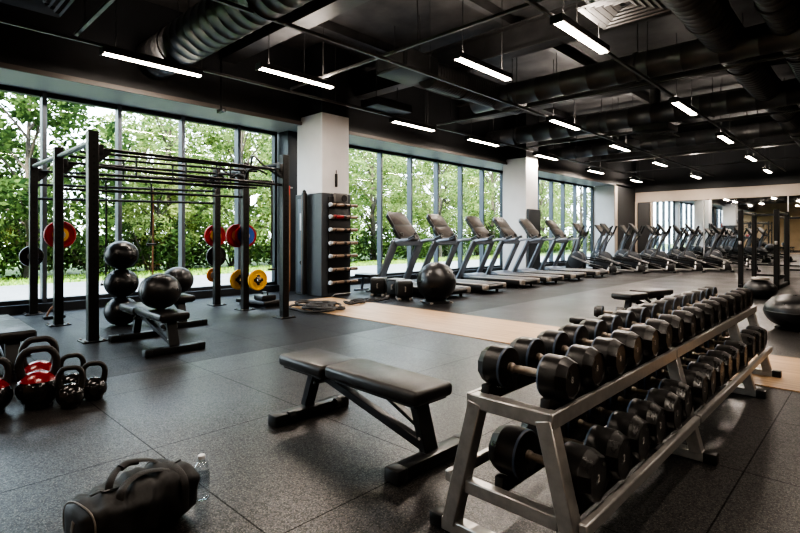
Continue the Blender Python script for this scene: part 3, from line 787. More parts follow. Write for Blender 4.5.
bot = thing('water_bottle', 'clear plastic water bottle with white cap standing beside the gym bag', 'bottle', (-2.165, 1.005, 0))
prof = [(0, 0.004), (0.022, 0.0), (0.030, 0.004), (0.033, 0.014)]
for k in range(9):
    z = 0.025 + k * 0.0115; prof += [(0.033, z), (0.0312, z + 0.005), (0.033, z + 0.010)]
prof += [(0.033, 0.135), (0.030, 0.15), (0.019, 0.165), (0.0135, 0.172), (0.0135, 0.178)]
MB().lathe(prof, None, 28).build('bottle_body', M['bottle'], bot, 50)
MB().lathe([(0, 0.178), (0.0145, 0.178), (0.0155, 0.181), (0.0155, 0.193), (0.013, 0.196), (0, 0.196)], None, 24).build('cap', M['capwhite'], bot)
MB().lathe([(0.0338, 0.062), (0.0338, 0.112), (0.0336, 0.112), (0.0336, 0.062)], None, 28).build('label_band', M['bottle'], bot)

# ------------------------------------------------------------------ pull-up rig
rig = thing('pull_up_rig', 'tall black steel pull-up rig with punched uprights in front of the windows', 'rig', (-7.5, 2.9, 0))
def W(p): return V(p) - V((-7.5, 2.9, 0))
PA, PB, PC = (-9.15, 1.68), (-7.80, 1.70), (-6.33, 1.70)
PD, PE, PF = (-8.16, 4.05), (-7.32, 4.10), (-6.20, 4.09)
HT = 2.32
for nm, p, w in (('A', PA, .1), ('B', PB, .1), ('C', PC, .105), ('D', PD, .1), ('E', PE, .1), ('F', PF, .1)):
    q = MB().box((0, 0, HT / 2 + 0.005), (w, w, HT - 0.01), bev=0.006, seg=1).build('upright', M['post'], rig); q.location = W((*p, 0))
    f = MB().box((0, 0, 0.007), (0.24, 0.24, 0.014), bev=0.003, seg=1).build('foot_plate', M['blackmetal'], q)
    for sx in (-1, 1):
        for sy in (-1, 1): MB().cyl((0.09 * sx, 0.09 * sy, 0.012), (0.09 * sx, 0.09 * sy, 0.026), 0.014, seg=6).build('bolt', M['rail_grey'], q)
def P3(p, z): return W((p[0], p[1], z))
def pipe(p, q, z0, z1, r=0.019):
    MB().cyl(P3(p, z0), P3(q, z1), r, seg=12).build('pull_up_bar', M['barmetal'], rig)
for (p, q, zs) in ((PC, PF, ((2.13, 2.10), (1.93, 1.89))), (PB, PE, ((2.13, 2.12), (1.95, 1.92), (1.78, 1.78))), (PA, PD, ((2.13, 2.11), (1.93, 1.92), (1.72, 1.72)))):
    for z0, z1 in zs: pipe(p, q, z0, z1)
for (a, b) in ((PC, PB), (PB, PA), (PF, PE), (PE, PD)):
    MB().cyl(P3(a, 2.2), P3(b, 2.2), 0.03, seg=14).build('cross_beam', M['frame'], rig)
# twin narrow bars between the rows (monkey-bar runners) and zig-zag grips
for off, z in ((0.33, 2.03), (0.66, 2.03)):
    a = V((PC[0] + (PB[0] - PC[0]) * off, PC[1], 0)); b = V((PF[0] + (PE[0] - PF[0]) * off, PF[1], 0))
    pipe(a, b, z + .12, z + .12, 0.016); pipe(a, b, z - .13, z - .13, 0.016)
    for k in (0.25, 0.5, 0.75):
        c = a.lerp(b, k)
        MB().cyl(W((c.x, c.y, z - .13)), W((c.x, c.y, z + .12)), 0.012, seg=8).build('link_bar', M['blackmetal'], rig)
for p, sgn in ((PC, 1), (PB, 1), (PA, 1), (PF, -1), (PE, -1), (PD, -1)):
    MB().prism([(0.05 * sgn, 2.12), (0.05 * sgn, 1.98), (0.07 * sgn, 1.98), (0.17 * sgn, 2.09), (0.17 * sgn, 2.12)], 0.012, Matrix.Translation(W((p[0] + .03, p[1], 0))) @ YZ).build('gusset', M['blackmetal'], rig)
    MB().box(W((p[0], p[1] + sgn * 0.075, 2.12)), (0.09, 0.05, 0.12), bev=0.006).build('clamp', M['blackmetal'], rig)
# curved multi-grip handles near the right end
for k, (p, q) in enumerate(((PF, PE), (PE, PD))):
    pts = []
    for i in range(9):
        t = i / 8; pts.append(W((p[0] + (q[0] - p[0]) * t, p[1] - 0.28 - 0.12 * math.sin(t * PI * 2), 2.02 + 0.09 * math.sin(t * PI * 3))))
    MB().tube(pts, 0.016, 8, sub=4).build('grip_bar', M['barmetal'], rig)
    pts = [W((p[0] - 0.05, p[1] - 0.02, 2.0)), W((p[0] - 0.15, p[1] - 0.25, 2.17)), W((p[0] - 0.3, p[1] - 0.3, 2.3)), W((p[0] - 0.55, p[1] - 0.2, 2.28)), W((p[0] - .75, p[1] - .1, 2.2))]
    MB().tube(pts, 0.016, 8, sub=4).build('grip_bar', M['barmetal'], rig)
# storage pegs for plates (along X)
PY = (PE[0], PE[1] + 0.14)
MB().box(P3((PE[0], PE[1] + .09), 0.50), (.05, .18, .05), bev=.005).build('peg_bracket', M['blackmetal'], rig)
PEG = [(PB, 1.18, -1), (PA, 0.86, -1), (PD, 1.17, -1), (PD, 0.82, -1), (PE, 1.17, -1), (PY, 0.50, 1), (PY, 0.50, -1), (PD, 0.5, -1)]
for p, z, s in PEG:
    MB().cyl(P3(p, z) + V((0.05 * s, 0, 0)), P3(p, z) + V((0.22 * s, 0, 0)), 0.024, seg=14).build('storage_peg', M['silver'], rig)

def make_plate(label, loc, r, th, outer, inner, star=False):
    root = thing('weight_plate', label, 'weight plate', loc, 0, 'coloured weight plates on the rig')
    A = AX((1, 0, 0))
    MB().lathe([(0.028, -th / 2), (r * .55, -th / 2), (r * .58, -th * .36), (r * .8, -th * .36), (r * .84, -th / 2), (r - .006, -th / 2), (r, -th * .36), (r, th * .36), (r - .006, th / 2), (r * .84, th / 2), (r * .8, th * .36), (r * .58, th * .36), (r * .55, th / 2), (0.028, th / 2), (.028, -th / 2)], A, 48).build('rubber_disc', M[outer], root)
    for s in (-1, 1):
        if inner:
            q_ = .80 if inner == 'blue' else .52
            MB().lathe([(0.03, 0), (r * q_, 0), (r * (q_ - .01), 0.006), (.03, 0.006)], AX((s, 0, 0), (s * (th * .5 - .004), 0, 0)), 40).build('face_ring', M[inner], root)
        MB().lathe([(0.027, 0), (.06, 0), (.055, .012), (.027, .012)], AX((s, 0, 0), (s * (th * .5), 0, 0)), 24).build('hub', M['silver' if not star else 'plastic'], root)
        if star:
            m2 = MB()
            for k in range(4):
                a = k * PI / 2 + PI / 4 * 0
                m2.box((s * (th * .5 + 0.004), 0.09 * math.cos(a) * r / .2 * .7, 0.09 * math.sin(a) * r / .2 * .7), (0.008, 0.055, 0.045), (a, 0, 0), 0.003)
            m2.build('grip_cutouts', M['plastic'], root)
    return root
make_plate('red weight plate with yellow middle on the left end of the rig', (PB[0] - 0.14, PB[1] + .05, 1.18), 0.185, 0.06, 'redplate', 'yellow')
make_plate('plain black weight plate on the rearmost left upright of the rig', (PA[0] - 0.13, PA[1], 0.86), 0.155, 0.06, 'urethane', None)
make_plate('red weight plate with yellow middle at the far end of the rig', (PD[0] - 0.12, PD[1] + .03, 1.17), 0.19, 0.05, 'redplate', 'yellow')
make_plate('black weight plate below the red and yellow one at the far end', (PD[0] - 0.12, PD[1] + .05, 0.82), 0.175, 0.05, 'urethane', None)
make_plate('small orange weight plate low on the far end of the rig', (PD[0] - 0.12, PD[1] + .0, 0.5), 0.12, 0.03, 'orange', None)
make_plate('blue weight plate with red rim on the middle far upright', (PE[0] - 0.10, PE[1] + .07, 1.17), 0.185, 0.045, 'redplate', 'blue')
make_plate('red weight plate hung behind the blue one', (PE[0] - 0.16, PE[1] - .05, 1.17), 0.185, 0.045, 'redplate', 'orange')
make_plate('yellow weight plate with black cross-shaped grips, nearest of the yellow pair', (PE[0] + 0.13, PE[1] + .15, 0.47), 0.165, 0.045, 'yellow', None, True)
make_plate('yellow weight plate hung behind its twin on the far upright', (PE[0] - 0.14, PE[1] - .02, 0.47), 0.16, 0.045, 'yellow', None, True)
# hanging straps
def strap(label, loc, L, m='strap', r=0.014, handle=True, name='suspension_strap', cat='strap'):
    root = thing(name, label, cat, (loc[0], loc[1], loc[2] - L))
    MB().tube([(0, 0, L + 0.02), (0.004, 0.005, L * .7), (-0.004, 0.004, L * .35), (0, 0, 0.16 if handle else 0.0)], r, 8, sub=4, flat=(1, 0.3)).build('webbing', M[m], root)
    MB().tube([(0.025 * math.cos(a), 0, L + 0.02 + 0.025 * math.sin(a)) for a in [k * PI / 6 for k in range(12)]], 0.005, 6, closed=True).build('carabiner', M['silver'], root)
    if handle:
        MB().tube([(0, 0, 0.16), (0, -0.06, 0.03), (0, 0.06, 0.03)], 0.008, 6, closed=True).build('handle_loop', M[m], root)
        MB().cyl((0, -0.065, 0.028), (0, 0.065, 0.028), 0.016, seg=10).build('grip', M['plastic'], root)
    return root
def onbar(p, q, t, z0, z1): return (p[0] + (q[0] - p[0]) * t, p[1] + (q[1] - p[1]) * t, z0 + (z1 - z0) * t)
b1 = onbar(PB, PE, 0.22, 1.93, 1.9); strap('dark hanging strap just right of the tall front left upright', b1, 1.45)
b1 = onbar(PB, PE, 0.45, 1.93, 1.9); strap('dark hanging strap above the ball stack, left one of two', b1, 0.9)
b1 = onbar(PA, PD, 0.62, 1.91, 1.9); strap('tan hanging strap behind the ball stack, down to the floor', b1, 1.6, 'tanstrap')
b1 = onbar(PA, PD, 0.12, 1.91, 1.9); strap('dark hanging strap beside the rearmost left upright', b1, 1.3)
strap('black suspension strap with triangular handle hanging right of the yellow plates', (-7.17, 4.49, 2.02), 1.42)
MB().bar(P3((-7.32, 4.1), 2.05), P3((-7.17, 4.53), 2.05), 0.03, 0.03).build('side_arm', M['blackmetal'], rig)
strap('thin dark band hanging close beside the front right upright of the rig', (PF[0] - .12, PF[1] + .01, 2.17), 2.05, 'strap', 0.012, False, 'resistance_band', 'band')
rbn = thing('resistance_band', 'orange looped resistance band hanging on the window jamb beside the pillar', 'band', (-8.80, 5.90, 0.0))
MB().tube([(0, 0, 2.2), (0.05, 0, 2.0), (0.06, 0, 1.2), (0.055, 0, 0.3), (0.0, 0, 0.02), (-0.055, 0, 0.3), (-0.06, 0, 1.2), (-0.05, 0, 2.0)], 0.018, 8, closed=True, sub=5, flat=(1, .4)).build('band', M['tanstrap'], rbn)
MB().box((0, 0, 2.02), (0.11, 0.02, 0.34), bev=0.006).build('sleeve', M['redstrap'], rbn)
MB().cyl((0, 0.10, 2.16), (0, -0.04, 2.16), 0.015, seg=10).build('hook', M['silver'], rbn)

# floor clutter under the rig
stp = thing('aerobic_step', 'low black platform step on the floor under the far end of the rig', 'step', (-7.62, 4.55, 0), 0.1)
MB().box((0, 0, 0.075), (0.80, 0.42, 0.07), bev=0.02, seg=3).build('deck', M['plastic'], stp)
for sx in (-1, 1): MB().prism([(-.17, 0), (.17, 0), (.13, .05), (-.13, .05)], 0.12, T(0.3 * sx, 0, 0) @ YZ).build('leg', M['plastic'], stp)
dup(stp, 'low black platform step beyond the rack with a dumbbell on it', (-2.58, 6.5, 0), 0.1)
stp2 = thing('weight_tray', 'small black block lying on the platform step', 'block', (-7.42, 4.52, 0.115))
MB().box((0, 0, 0.04), (0.26, 0.26, 0.08), bev=0.012).build('block', M['vinyl'], stp2)
MB().tube([(-.08, 0, .075), (-.07, 0, .12), (.07, 0, .12), (.08, 0, .075)], 0.012, 8, sub=4).build('handle', M['plastic'], stp2)
rp = thing('battle_rope', 'dark battle rope heaped in loops on the floor at the wood strip', 'rope', (-6.55, 4.85, 0))
pts = []; rr = random.Random(5)
for i in range(150):
    a = i * 0.42; q = 0.16 + 0.10 * math.sin(i * 0.13) + rr.uniform(-.03, .03)
    pts.append((q * 1.6 * math.cos(a) + 0.25 * math.sin(i * 0.045), q * 1.2 * math.sin(a) + 0.45 * (i / 150) - .1, 0.024 + 0.028 * (0.5 + 0.5 * math.sin(i * 0.9)) + 0.0006 * i * (1 - i / 150)))
MB().tube(pts, 0.018, 8, sub=3).build('rope', M['rope'], rp, 80)
rp2 = thing('battle_rope', 'dark rope trailing across the plank strip towards the pillar', 'rope', (-6.60, 5.55, 0.008))
pts = []
for i in range(90):
    a = i * 0.5
    pts.append((0.13 * math.cos(a) + 0.10 * math.sin(i * .1), 0.10 * math.sin(a) + 0.85 * (i / 90), 0.022 + 0.024 * (0.5 + 0.5 * math.sin(i * 1.1))))
MB().tube(pts, 0.016, 8, sub=3).build('rope', M['rope'], rp2, 80)
ht = thing('cable_handle', 'small brass-coloured hook attachment on the floor between left uprights', 'handle', (-8.5, 1.8, 0))
MB().tube([(0, -.09, .02), (0, -.05, .12), (0, 0, .17), (0, .05, .12), (0, .09, .02)], 0.014, 8, sub=4).build('arch', M['tanstrap'], ht)
MB().box((0, 0, .02), (.12, .26, .04), bev=.008).build('base', M['plastic'], ht)

# ------------------------------------------------------------------ pillar bar rack
hr = thing('bar_rack', 'black vertical holder with seven bars on the nearest pillar', 'rack', (-7.74, 6.36, 0))
MB().box((-0.02, 0, 1.0), (0.03, 0.50, 1.86), bev=0.004).build('back_plate', M['blackmetal'], hr)
BZ = [1.77, 1.54, 1.29, 1.03, 0.78, 0.52, 0.27]
for z in BZ:
    for y in (-0.18, 0.18): MB().tube([(0, y, z - .05), (0.10, y, z - .05), (0.145, y, z + .02)], 0.01, 6).build('hook', M['blackmetal'], hr)
MB().tube([(0.02, -.2, .0), (.12, -.2, .05), (.12, .2, .05), (.02, .2, .0)], 0.012, 6).build('foot_hoop', M['silver'], hr)
wb = thing('weighted_bar', 'x', 'bar', (0, 0, -20), 0, 'bars in the pillar rack')
MB().cyl((0, -.28, 0.036), (0, .40, 0.036), 0.034, seg=18).build('shaft', M['wood_roll'], wb)
MB().lathe([(0, 0), (.036, 0), (.044, .02), (.04, .05), (.02, .06), (0, .06)], AX((0, -1, 0), (0, -.24, .036)), 18).build('end_cap', M['white'], wb)
MB().cyl((0, .05, .036), (0, .11, .036), 0.038, seg=18).build('clamp_band', M['plastic'], wb)
for i, z in enumerate(BZ):
    lb = f'tan bar with pale end cap in the pillar holder, {["topmost", "second from top", "third from top", "fourth from top", "fifth from top", "sixth from top", "lowest"][i]}'
    q = (-7.665, 6.36, z - 0.035)
    if i == 0: wb.location = q; wb['label'] = lb
    else:
        c = dup(wb, lb, q)
        if i == 1:
            MB().cyl((0, -.2, .036), (0, .04, .036), 0.0385, seg=18).build('red_sleeve', M['redplate'], c)
            c['label'] = 'tan bar with red sleeve and pale end cap, second from top in the pillar holder'
sp = thing('wall_speaker', 'round grey speaker above the bars on the nearest pillar', 'speaker', (-7.775, 6.40, 1.83))
MB().box((0.03, 0, .08), (.08, .34, .2), bev=.03, seg=3).build('casing', M['conduit'], sp)
MB().lathe([(0, .012), (.05, .012), (.065, .0), (.07, .016), (.065, .025), (0, .02)], AX((1, 0, 0), (.065, .06, .08)), 24).build('cone', M['plastic'], sp)
pp = thing('padded_post', 'tall black padded post against the side of the nearest pillar', 'post', (-8.22, 5.88, 0))
MB().box((0, 0, 1.02), (.09, .10, 2.0), bev=.03, seg=3).build('pad', M['vinyl'], pp)
MB().box((-.055, 0.01, 1.0), (.02, .08, 1.9), bev=.004).build('edge_strip', M['tanstrap'], pp)
MB().lathe([(.045, 2.02), (.03, 2.06), (0, 2.08)], None, 16).build('top_cap', M['plastic'], pp)
gp = thing('wall_panel', 'glossy pale panel with small dark handle on the pillar side', 'panel', (-8.42, 5.955, 0.03))
MB().box((0, 0, 0.95), (.24, .02, 1.85), bev=.004).build('panel', M['mullion'], gp)
MB().box((0.02, -.018, 1.42), (.10, .006, .34), bev=.002).build('notice', M['white'], gp)
MB().tube([(.06, -.01, .52), (.08, -.05, .56), (.02, -.05, .62), (.06, -.01, .66)], .012, 6, sub=3).build('handle', M['plastic'], gp)
ws = thing('wall_sensor', 'small black upright device on the white upper part of the nearest pillar', 'device', (-7.775, 6.32, 2.1))
MB().box((0, 0, .16), (.04, .05, .26), bev=.012).build('body', M['plastic'], ws)
MB().cyl((0, 0, .28), (0, 0, .36), .008, seg=8).build('aerial', M['plastic'], ws)
# black blocks by the pillar
def block(label, loc, rz):
    b = thing('weight_block', label, 'block', loc, rz, 'black weight blocks by the pillar')
    MB().box((0, 0, .19), (.30, .30, .29), bev=.035, seg=3).build('body', M['plastic'], b)
    MB().box((0, 0, .342), (.27, .27, .02), bev=.008).build('lid', M['grey_top'], b)
    for sx in (-1, 1): MB().box((.11 * sx, 0, .02), (.07, .34, .04), bev=.01).build('foot', M['rail_grey'], b)
    MB().tube([(0, -.152, .24), (0, -.19, .24), (0, -.19, .16), (0, -.152, .16)], .012, 6).build('handle', M['rail_grey'], b)
    return b
b0 = block('black weight block with pale lid, nearest the pillar rack', (-7.22, 6.95, 0), 0.6)
dup(b0, 'black weight block with pale lid, middle of the three by the pillar', (-6.78, 7.0, 0), 0.2)
dup(b0, 'black weight block with pale lid, nearest the big exercise ball', (-6.42, 6.82, 0), 0.9)
fl = thing('folded_bench', 'low dark bench behind the blocks below the window', 'bench', (-8.0, 7.35, 0))
MB().box((0, 0, .33), (.5, .3, .07), bev=.02, seg=3).build('pad', M['vinyl'], fl)
for sx in (-1, 1): MB().bar((.18 * sx, 0, .02), (.12 * sx, 0, .3), .04, .05).build('leg', M['slate'], fl)
for sx in (-1, 1): MB().box((.18 * sx, 0, .02), (.05, .4, .04), bev=.006).build('foot_bar', M['slate'], fl)

# ------------------------------------------------------------------ treadmills
def make_treadmill():
    t = thing('treadmill', 'x', 'treadmill', (0, 0, 0), 0, 'treadmills facing the windows')
    d = MB().box((0.05, 0, .12), (1.66, .78, .11), bev=.02).build('deck', M['plastic'], t)
    MB().box((0.10, 0, .179), (1.50, .52, .012), bev=.004).build('belt', M['belt'], t)
    for s in (-1, 1):
        MB().box((0.10, s * .325, .182), (1.54, .11, .02), bev=.006).build('side_rail', M['rail_grey'], t)
        MB().box((0.885, s * .33, .13), (.10, .13, .12), bev=.025, seg=3).build('roller_cap', M['rail_grey'], t)
        MB().cyl((0.75, s * .3, 0.0), (0.75, s * .3, .07), .03, seg=10).build('rubber_foot', M['plastic'], t)
        MB().cyl((-0.65, s * .3, 0.0), (-0.65, s * .3, .07), .03, seg=10).build('rubber_foot', M['plastic'], t)
        MB().bar((-.86, s * .40, .10), (-.36, s * .38, 1.08), .06, .19, up=(0, 1, 0), bev=.015).build('upright', M['slate'], t)
        MB().tube([(-.42, s * .38, 1.03), (-.22, s * .39, 1.08), (0, s * .40, 1.10), (.17, s * .40, 1.16)], .032, 10, sub=5, flat=(1.2, .75)).build('handrail', M['slate'], t)
        MB().tube([(.03, s * .40, 1.105), (.19, s * .40, 1.17)], .034, 10).build('hand_grip', M['plastic'], t)
    MB().cyl((.885, -.26, .13), (.885, .26, .13), .05, seg=14).build('roller', M['plastic'], t)
    MB().prism([(-.95, .03), (-.5, .03), (-.5, .19), (-.66, .25), (-.90, .23), (-.96, .13)], .76, XZ, .015).build('motor_cover', M['slate'], t)
    MB().bar((-.385, -.38, 1.05), (-.385, .38, 1.05), .16, .08, up=(1, 0, 0), bev=.02).build('cross_beam', M['slate'], t)
    # console: tilted two-lobed panel
    a = math.atan2(.42, .52)
    Mc = T(-.545, 0, 1.37) @ Euler((0, -a, 0)).to_matrix().to_4x4() @ YZ
    def outline(k):
        return [(-.25, -.37), (-.31, -.31), (-.31, -.10), (-.275, -.02), (-.275, .02), (-.275, .28), (-.20, .37), (.20, .37), (.275, .28), (.275, .02), (.275, -.02), (.31, -.10), (.31, -.31), (.25, -.37)]
    c = MB().prism(outline(1), .075, Mc, .012).build('console', M['plastic'], t)
    Ms = T(-.545, 0, 1.37) @ Euler((0, -a, 0)).to_matrix().to_4x4()
    MB().box((0, 0, 0), (.012, .45, .30), bev=.005).build('screen', M['screen'], c).matrix_local = Ms @ T(.038, 0, .175)
    MB().box((0, 0, 0), (.012, .53, .27), bev=.005).build('button_panel', M['console'], c).matrix_local = Ms @ T(.038, 0, -.165)
    for s in (-1, 1):
        MB().lathe([(.03, 0), (.045, 0), (.045, .02), (.03, .02)], AX((1, 0, 0)), 16).build('cup_holder', M['plastic'], c).matrix_local = Ms @ T(.046, s * .21, -.25)
    MB().bar((-.41, 0, 1.05), (-.57, 0, 1.30), .20, .08, up=(0, 1, 0), bev=.02).build('console_neck', M['slate'], t)
    return t
TY = [7.66, 8.92, 10.42, 11.65, 12.95, 14.45]
tm = make_treadmill()
near = ['nearest, behind the big exercise ball', 'second from the camera', 'third from the camera', 'fourth from the camera', 'fifth from the camera', 'farthest away in the row']
for i, y in enumerate(TY):
    lb = f'grey treadmill in the window row, {near[i]}'
    q = (-6.72 + rnd.uniform(-.03, .03), y, 0)
    if i == 0: tm.location = q; tm['label'] = lb
    else: dup(tm, lb, q)

# ------------------------------------------------------------------ ellipticals
def make_elliptical():
    e = thing('elliptical_trainer', 'x', 'elliptical trainer', (0, 0, 0), 0, 'elliptical trainers by the mirrors')
    MB().lathe([(0, -.12), (.22, -.12), (.28, -.09), (.30, -.04), (.30, .04), (.28, .09), (.22, .12), (0, .12)], AX((0, 1, 0), (-.45, 0, .38)), 28).build('flywheel_cover', M['flywheel'], e)
    MB().prism([(-.78, .03), (-.2, .03), (-.16, .22), (-.3, .5), (-.6, .5), (-.8, .28)], .2, XZ, .02).build('housing', M['plastic'], e)
    MB().box((.15, 0, .06), (1.5, .10, .06), bev=.01).build('base_rail', M['silver'], e)
    for x in (-.72, .86): MB().box((x, 0, .03), (.09, .62, .055), bev=.01).build('foot_bar', M['plastic'], e)
    MB().bar((-.55, 0, .4), (-.32, 0, 1.28), .09, .12, up=(0, 1, 0), bev=.02).build('mast', M['slate'], e)
    c = MB().box((-.35, 0, 1.40), (.06, .48, .50), (0, -.65, 0), .025, 3).build('console', M['plastic'], e)
    MB().box((-.325, 0, 1.42), (.01, .40, .38), (0, -.65, 0), .003, 1).build('screen', M['screen'], c)
    for s in (-1, 1):
        MB().tube([(-.55, s * .22, .5), (-.40, s * .25, .95), (-.22, s * .26, 1.25), (-.10, s * .24, 1.52)], .022, 8, sub=5).build('moving_arm', M['conduit' if s < 0 else 'blackmetal'], e)
        MB().cyl((-.22, s * .26, 1.25), (-.10, s * .24, 1.52), .028, seg=10).build('arm_grip', M['plastic'], e)
        dz = .12 * s
        MB().bar((-.52, s * .2, .5 - dz * .2), (.62, s * .17, .2 + dz), .05, .055, up=(0, 1, 0), bev=.008).build('pedal_arm', M['silver' if s < 0 else 'blackmetal'], e)
        MB().box((.28, s * .19, .34 + dz * .8), (.36, .15, .05), (0, .2, 0), .015).build('pedal', M['plastic'], e)
        MB().cyl((.62, s * .17, .2 + dz), (.62, s * .05, .2), .03, seg=10).build('crank', M['silver'], e)
    MB().prism([(.5, .03), (.86, .03), (.80, .26), (.58, .26)], .14, XZ, .02).build('rear_cover', M['plastic'], e)
    return e
el = make_elliptical()
spots = [(-6.85, 16.0, 0.0), (-6.35, 17.0, 0.1), (-5.75, 17.9, 0.15), (-5.15, 18.8, 0.2), (-4.5, 19.6, 0.2), (-3.9, 20.4, 0.2), (-7.55, 17.6, 0), (-7.2, 18.6, 0), (-6.7, 19.6, 0), (-6.1, 20.6, 0.1), (-5.4, 21.5, 0.1), (-7.3, 21.3, 0), (-6.6, 22.8, 0), (-4.4, 22.9, .1)]
desc = ['just beyond the last treadmill', 'second of the front rank', 'third of the front rank', 'fourth of the front rank', 'fifth of the front rank', 'rightmost of the front rank', 'nearest of the middle rank', 'second of the middle rank', 'third of the middle rank', 'fourth of the middle rank', 'rightmost of the middle rank', 'closest to the window wall behind', 'left of the two by the mirror', 'right of the two by the mirror']
for i, (x, y, rz) in enumerate(spots):
    lb = f'dark elliptical trainer in the far corner, {desc[i]}'
    if i == 0: el.location = (x, y, 0); el.rotation_euler = (0, 0, rz); el['label'] = lb
    else: dup(el, lb, (x, y, 0), rz)

# ------------------------------------------------------------------ power racks at right
def make_power(label, loc):
    p = thing('power_rack', label, 'power rack', loc, 0, 'power racks near the mirrors')
    for x in (-.33, .33):
        for y in (-.82, .82):
            MB().box((x, y, .88), (.095, .095, 1.76), bev=.005, seg=1).build('upright', M['post'], p)
        MB().box((x, 0, .04), (.07, 1.9, .07), bev=.005).build('base_beam', M['blackmetal'], p)
        MB().cyl((x, -.82, 1.70), (x, .82, 1.70), .028, seg=12).build('top_beam', M['silver'], p)
    MB().bar((-.33, .82, 1.70), (.33, .82, 1.70), .06, .06).build('cross_beam', M['blackmetal'], p)
    MB().bar((-.33, .82, .2), (.33, .82, .2), .05, .05).build('cross_beam', M['blackmetal'], p)
    for x in (-.33, .33): MB().box((x, -.88, 1.02), (.05, .08, .08), bev=.008).build('bar_hook', M['silver'], p)
    return p
pw = make_power('black power rack at right, nearest the camera', (-2.05, 14.57, 0))
dup(pw, 'black power rack behind the nearest one, at the right picture edge', (-1.75, 17.6, 0))
dup(pw, 'black power rack deep in the room in front of the mirror', (-1.3, 21.0, 0))
def make_station(label, loc, rz):
    s = thing('weight_machine', label, 'weight machine', loc, rz, 'weight machines along the near wall')
    for sx in (-1, 1): MB().box((sx * .35, 0, .95), (.07, .09, 1.9), bev=.01).build('column', M['silver'], s)
    MB().box((0, 0, 1.9), (.8, .1, .08), bev=.01).build('top_beam', M['slate'], s)
    MB().box((0, 0, .05), (.9, 1.1, .08), bev=.01).build('base', M['blackmetal'], s)
    MB().box((0, .05, .6), (.36, .16, .9), bev=.01).build('weight_stack', M['plastic'], s)
    MB().box((0, -.45, .45), (.36, .4, .08), bev=.02, seg=3).build('seat', M['vinyl'], s)
    MB().box((0, -.25, .85), (.32, .08, .6), (-.15, 0, 0), .02, 3).build('backrest', M['vinyl'], s)
    return s

# ------------------------------------------------------------------ outdoors
struct('ground', MB().box((-40, 12, -0.16), (61, 130, 0.1)), mat('lawn', (0.10, 0.17, 0.03), 0.9, noise=0.35, nscale=1.2))
struct('path', MB().box((-12.6, 12, -0.09), (6.0, 90, 0.08)), M['paving'])
rg = random.Random(11)
def leaf_cloud(mb_bm, c, rad, n, size, rg):
    cx, cy, cz = c
    for _ in range(n):
        while True:
            p = V((rg.uniform(-1, 1), rg.uniform(-1, 1), rg.uniform(-1, 1)))
            if 0.2 < p.length <= 1: break
        p = p.normalized() * (p.length ** 0.45)
        q = V((cx + p.x * rad[0], cy + p.y * rad[1], cz + p.z * rad[2]))
        s = size * rg.uniform(0.6, 1.4)
        a = V((rg.gauss(0, 1), rg.gauss(0, 1), rg.gauss(0, .6))).normalized(); b = a.orthogonal().normalized()
        ang = rg.uniform(0, 6.28); c2 = a.cross(b); b = b * math.cos(ang) + c2 * math.sin(ang)
        vs = [mb_bm.verts.new(q + a * s), mb_bm.verts.new(q + b * s * .45), mb_bm.verts.new(q - a * s), mb_bm.verts.new(q - b * s * .45)]
        mb_bm.faces.new(vs)
def make_tree(seed, Ht, cr, leaf, n=8500, size=0.10, trunk=True):
    rg = random.Random(seed)
    t = thing('tree', 'x', 'tree', (0, 0, 0), 0, 'trees outside the windows')
    mb = MB()
    mb.tube([(0, 0, 0), (0.05, 0.03, Ht * .25), (-.05, .05, Ht * .5), (.03, 0, Ht * .85)], lambda q: 0.16 * (1 - .8 * q) * Ht / 7, 10, sub=4)
    lob = []
    nb = 15
    for k in range(nb):
        a = k * 2.4 + rg.uniform(-.3, .3); h = Ht * (0.22 + 0.74 * (k + .5) / nb)
        w = cr * (0.55 + .45 * math.sin(PI * min(1, (h / Ht) * .95))) * (1.0 - 0.5 * max(0, h / Ht - .6))
        p = V((w * .75 * math.cos(a), w * .75 * math.sin(a), h)); lob.append((p, cr * rg.uniform(.32, .52)))
        z0 = max(.15 * Ht, h - .22 * Ht)
        mb.tube([(0, 0, z0), (p.x * .5, p.y * .5, (z0 + h) / 2 + .1), tuple(p)], lambda q: 0.05 * (1 - .75 * q) * Ht / 7, 6, sub=3)
    mb.build('trunk', M['bark'], t)
    bm_ = MB()
    for p, r in lob: leaf_cloud(bm_.bm, p, (r, r, r * .75), n // nb, size, rg)
    f = bm_.build('foliage', M[leaf], t, 180)
    return t
def make_bush(seed, leaf, n=2600):
    rg = random.Random(seed)
    t = thing('shrub', 'x', 'shrub', (0, 0, 0), 0, 'shrubs outside the windows')
    bm_ = MB()
    for k in range(7):
        leaf_cloud(bm_.bm, (rg.uniform(-.8, .8), rg.uniform(-1.1, 1.1), rg.uniform(.45, 1.0)), (.75, .8, .65), n // 7, .09, rg)
    bm_.build('foliage', M[leaf], t, 180)
    m3 = MB()
    for k in range(6): m3.tube([(0, 0, -.1), (rg.uniform(-.5, .5), rg.uniform(-.8, .8), 1.2)], .03, 6)
    m3.build('stems', M['bark'], t)
    return t
ta = make_tree(1, 7.0, 2.3, 'leaf_a'); tb_ = make_tree(2, 8.0, 2.5, 'leaf_b'); tc_ = make_tree(3, 6.0, 2.1, 'leaf_c', 8500)
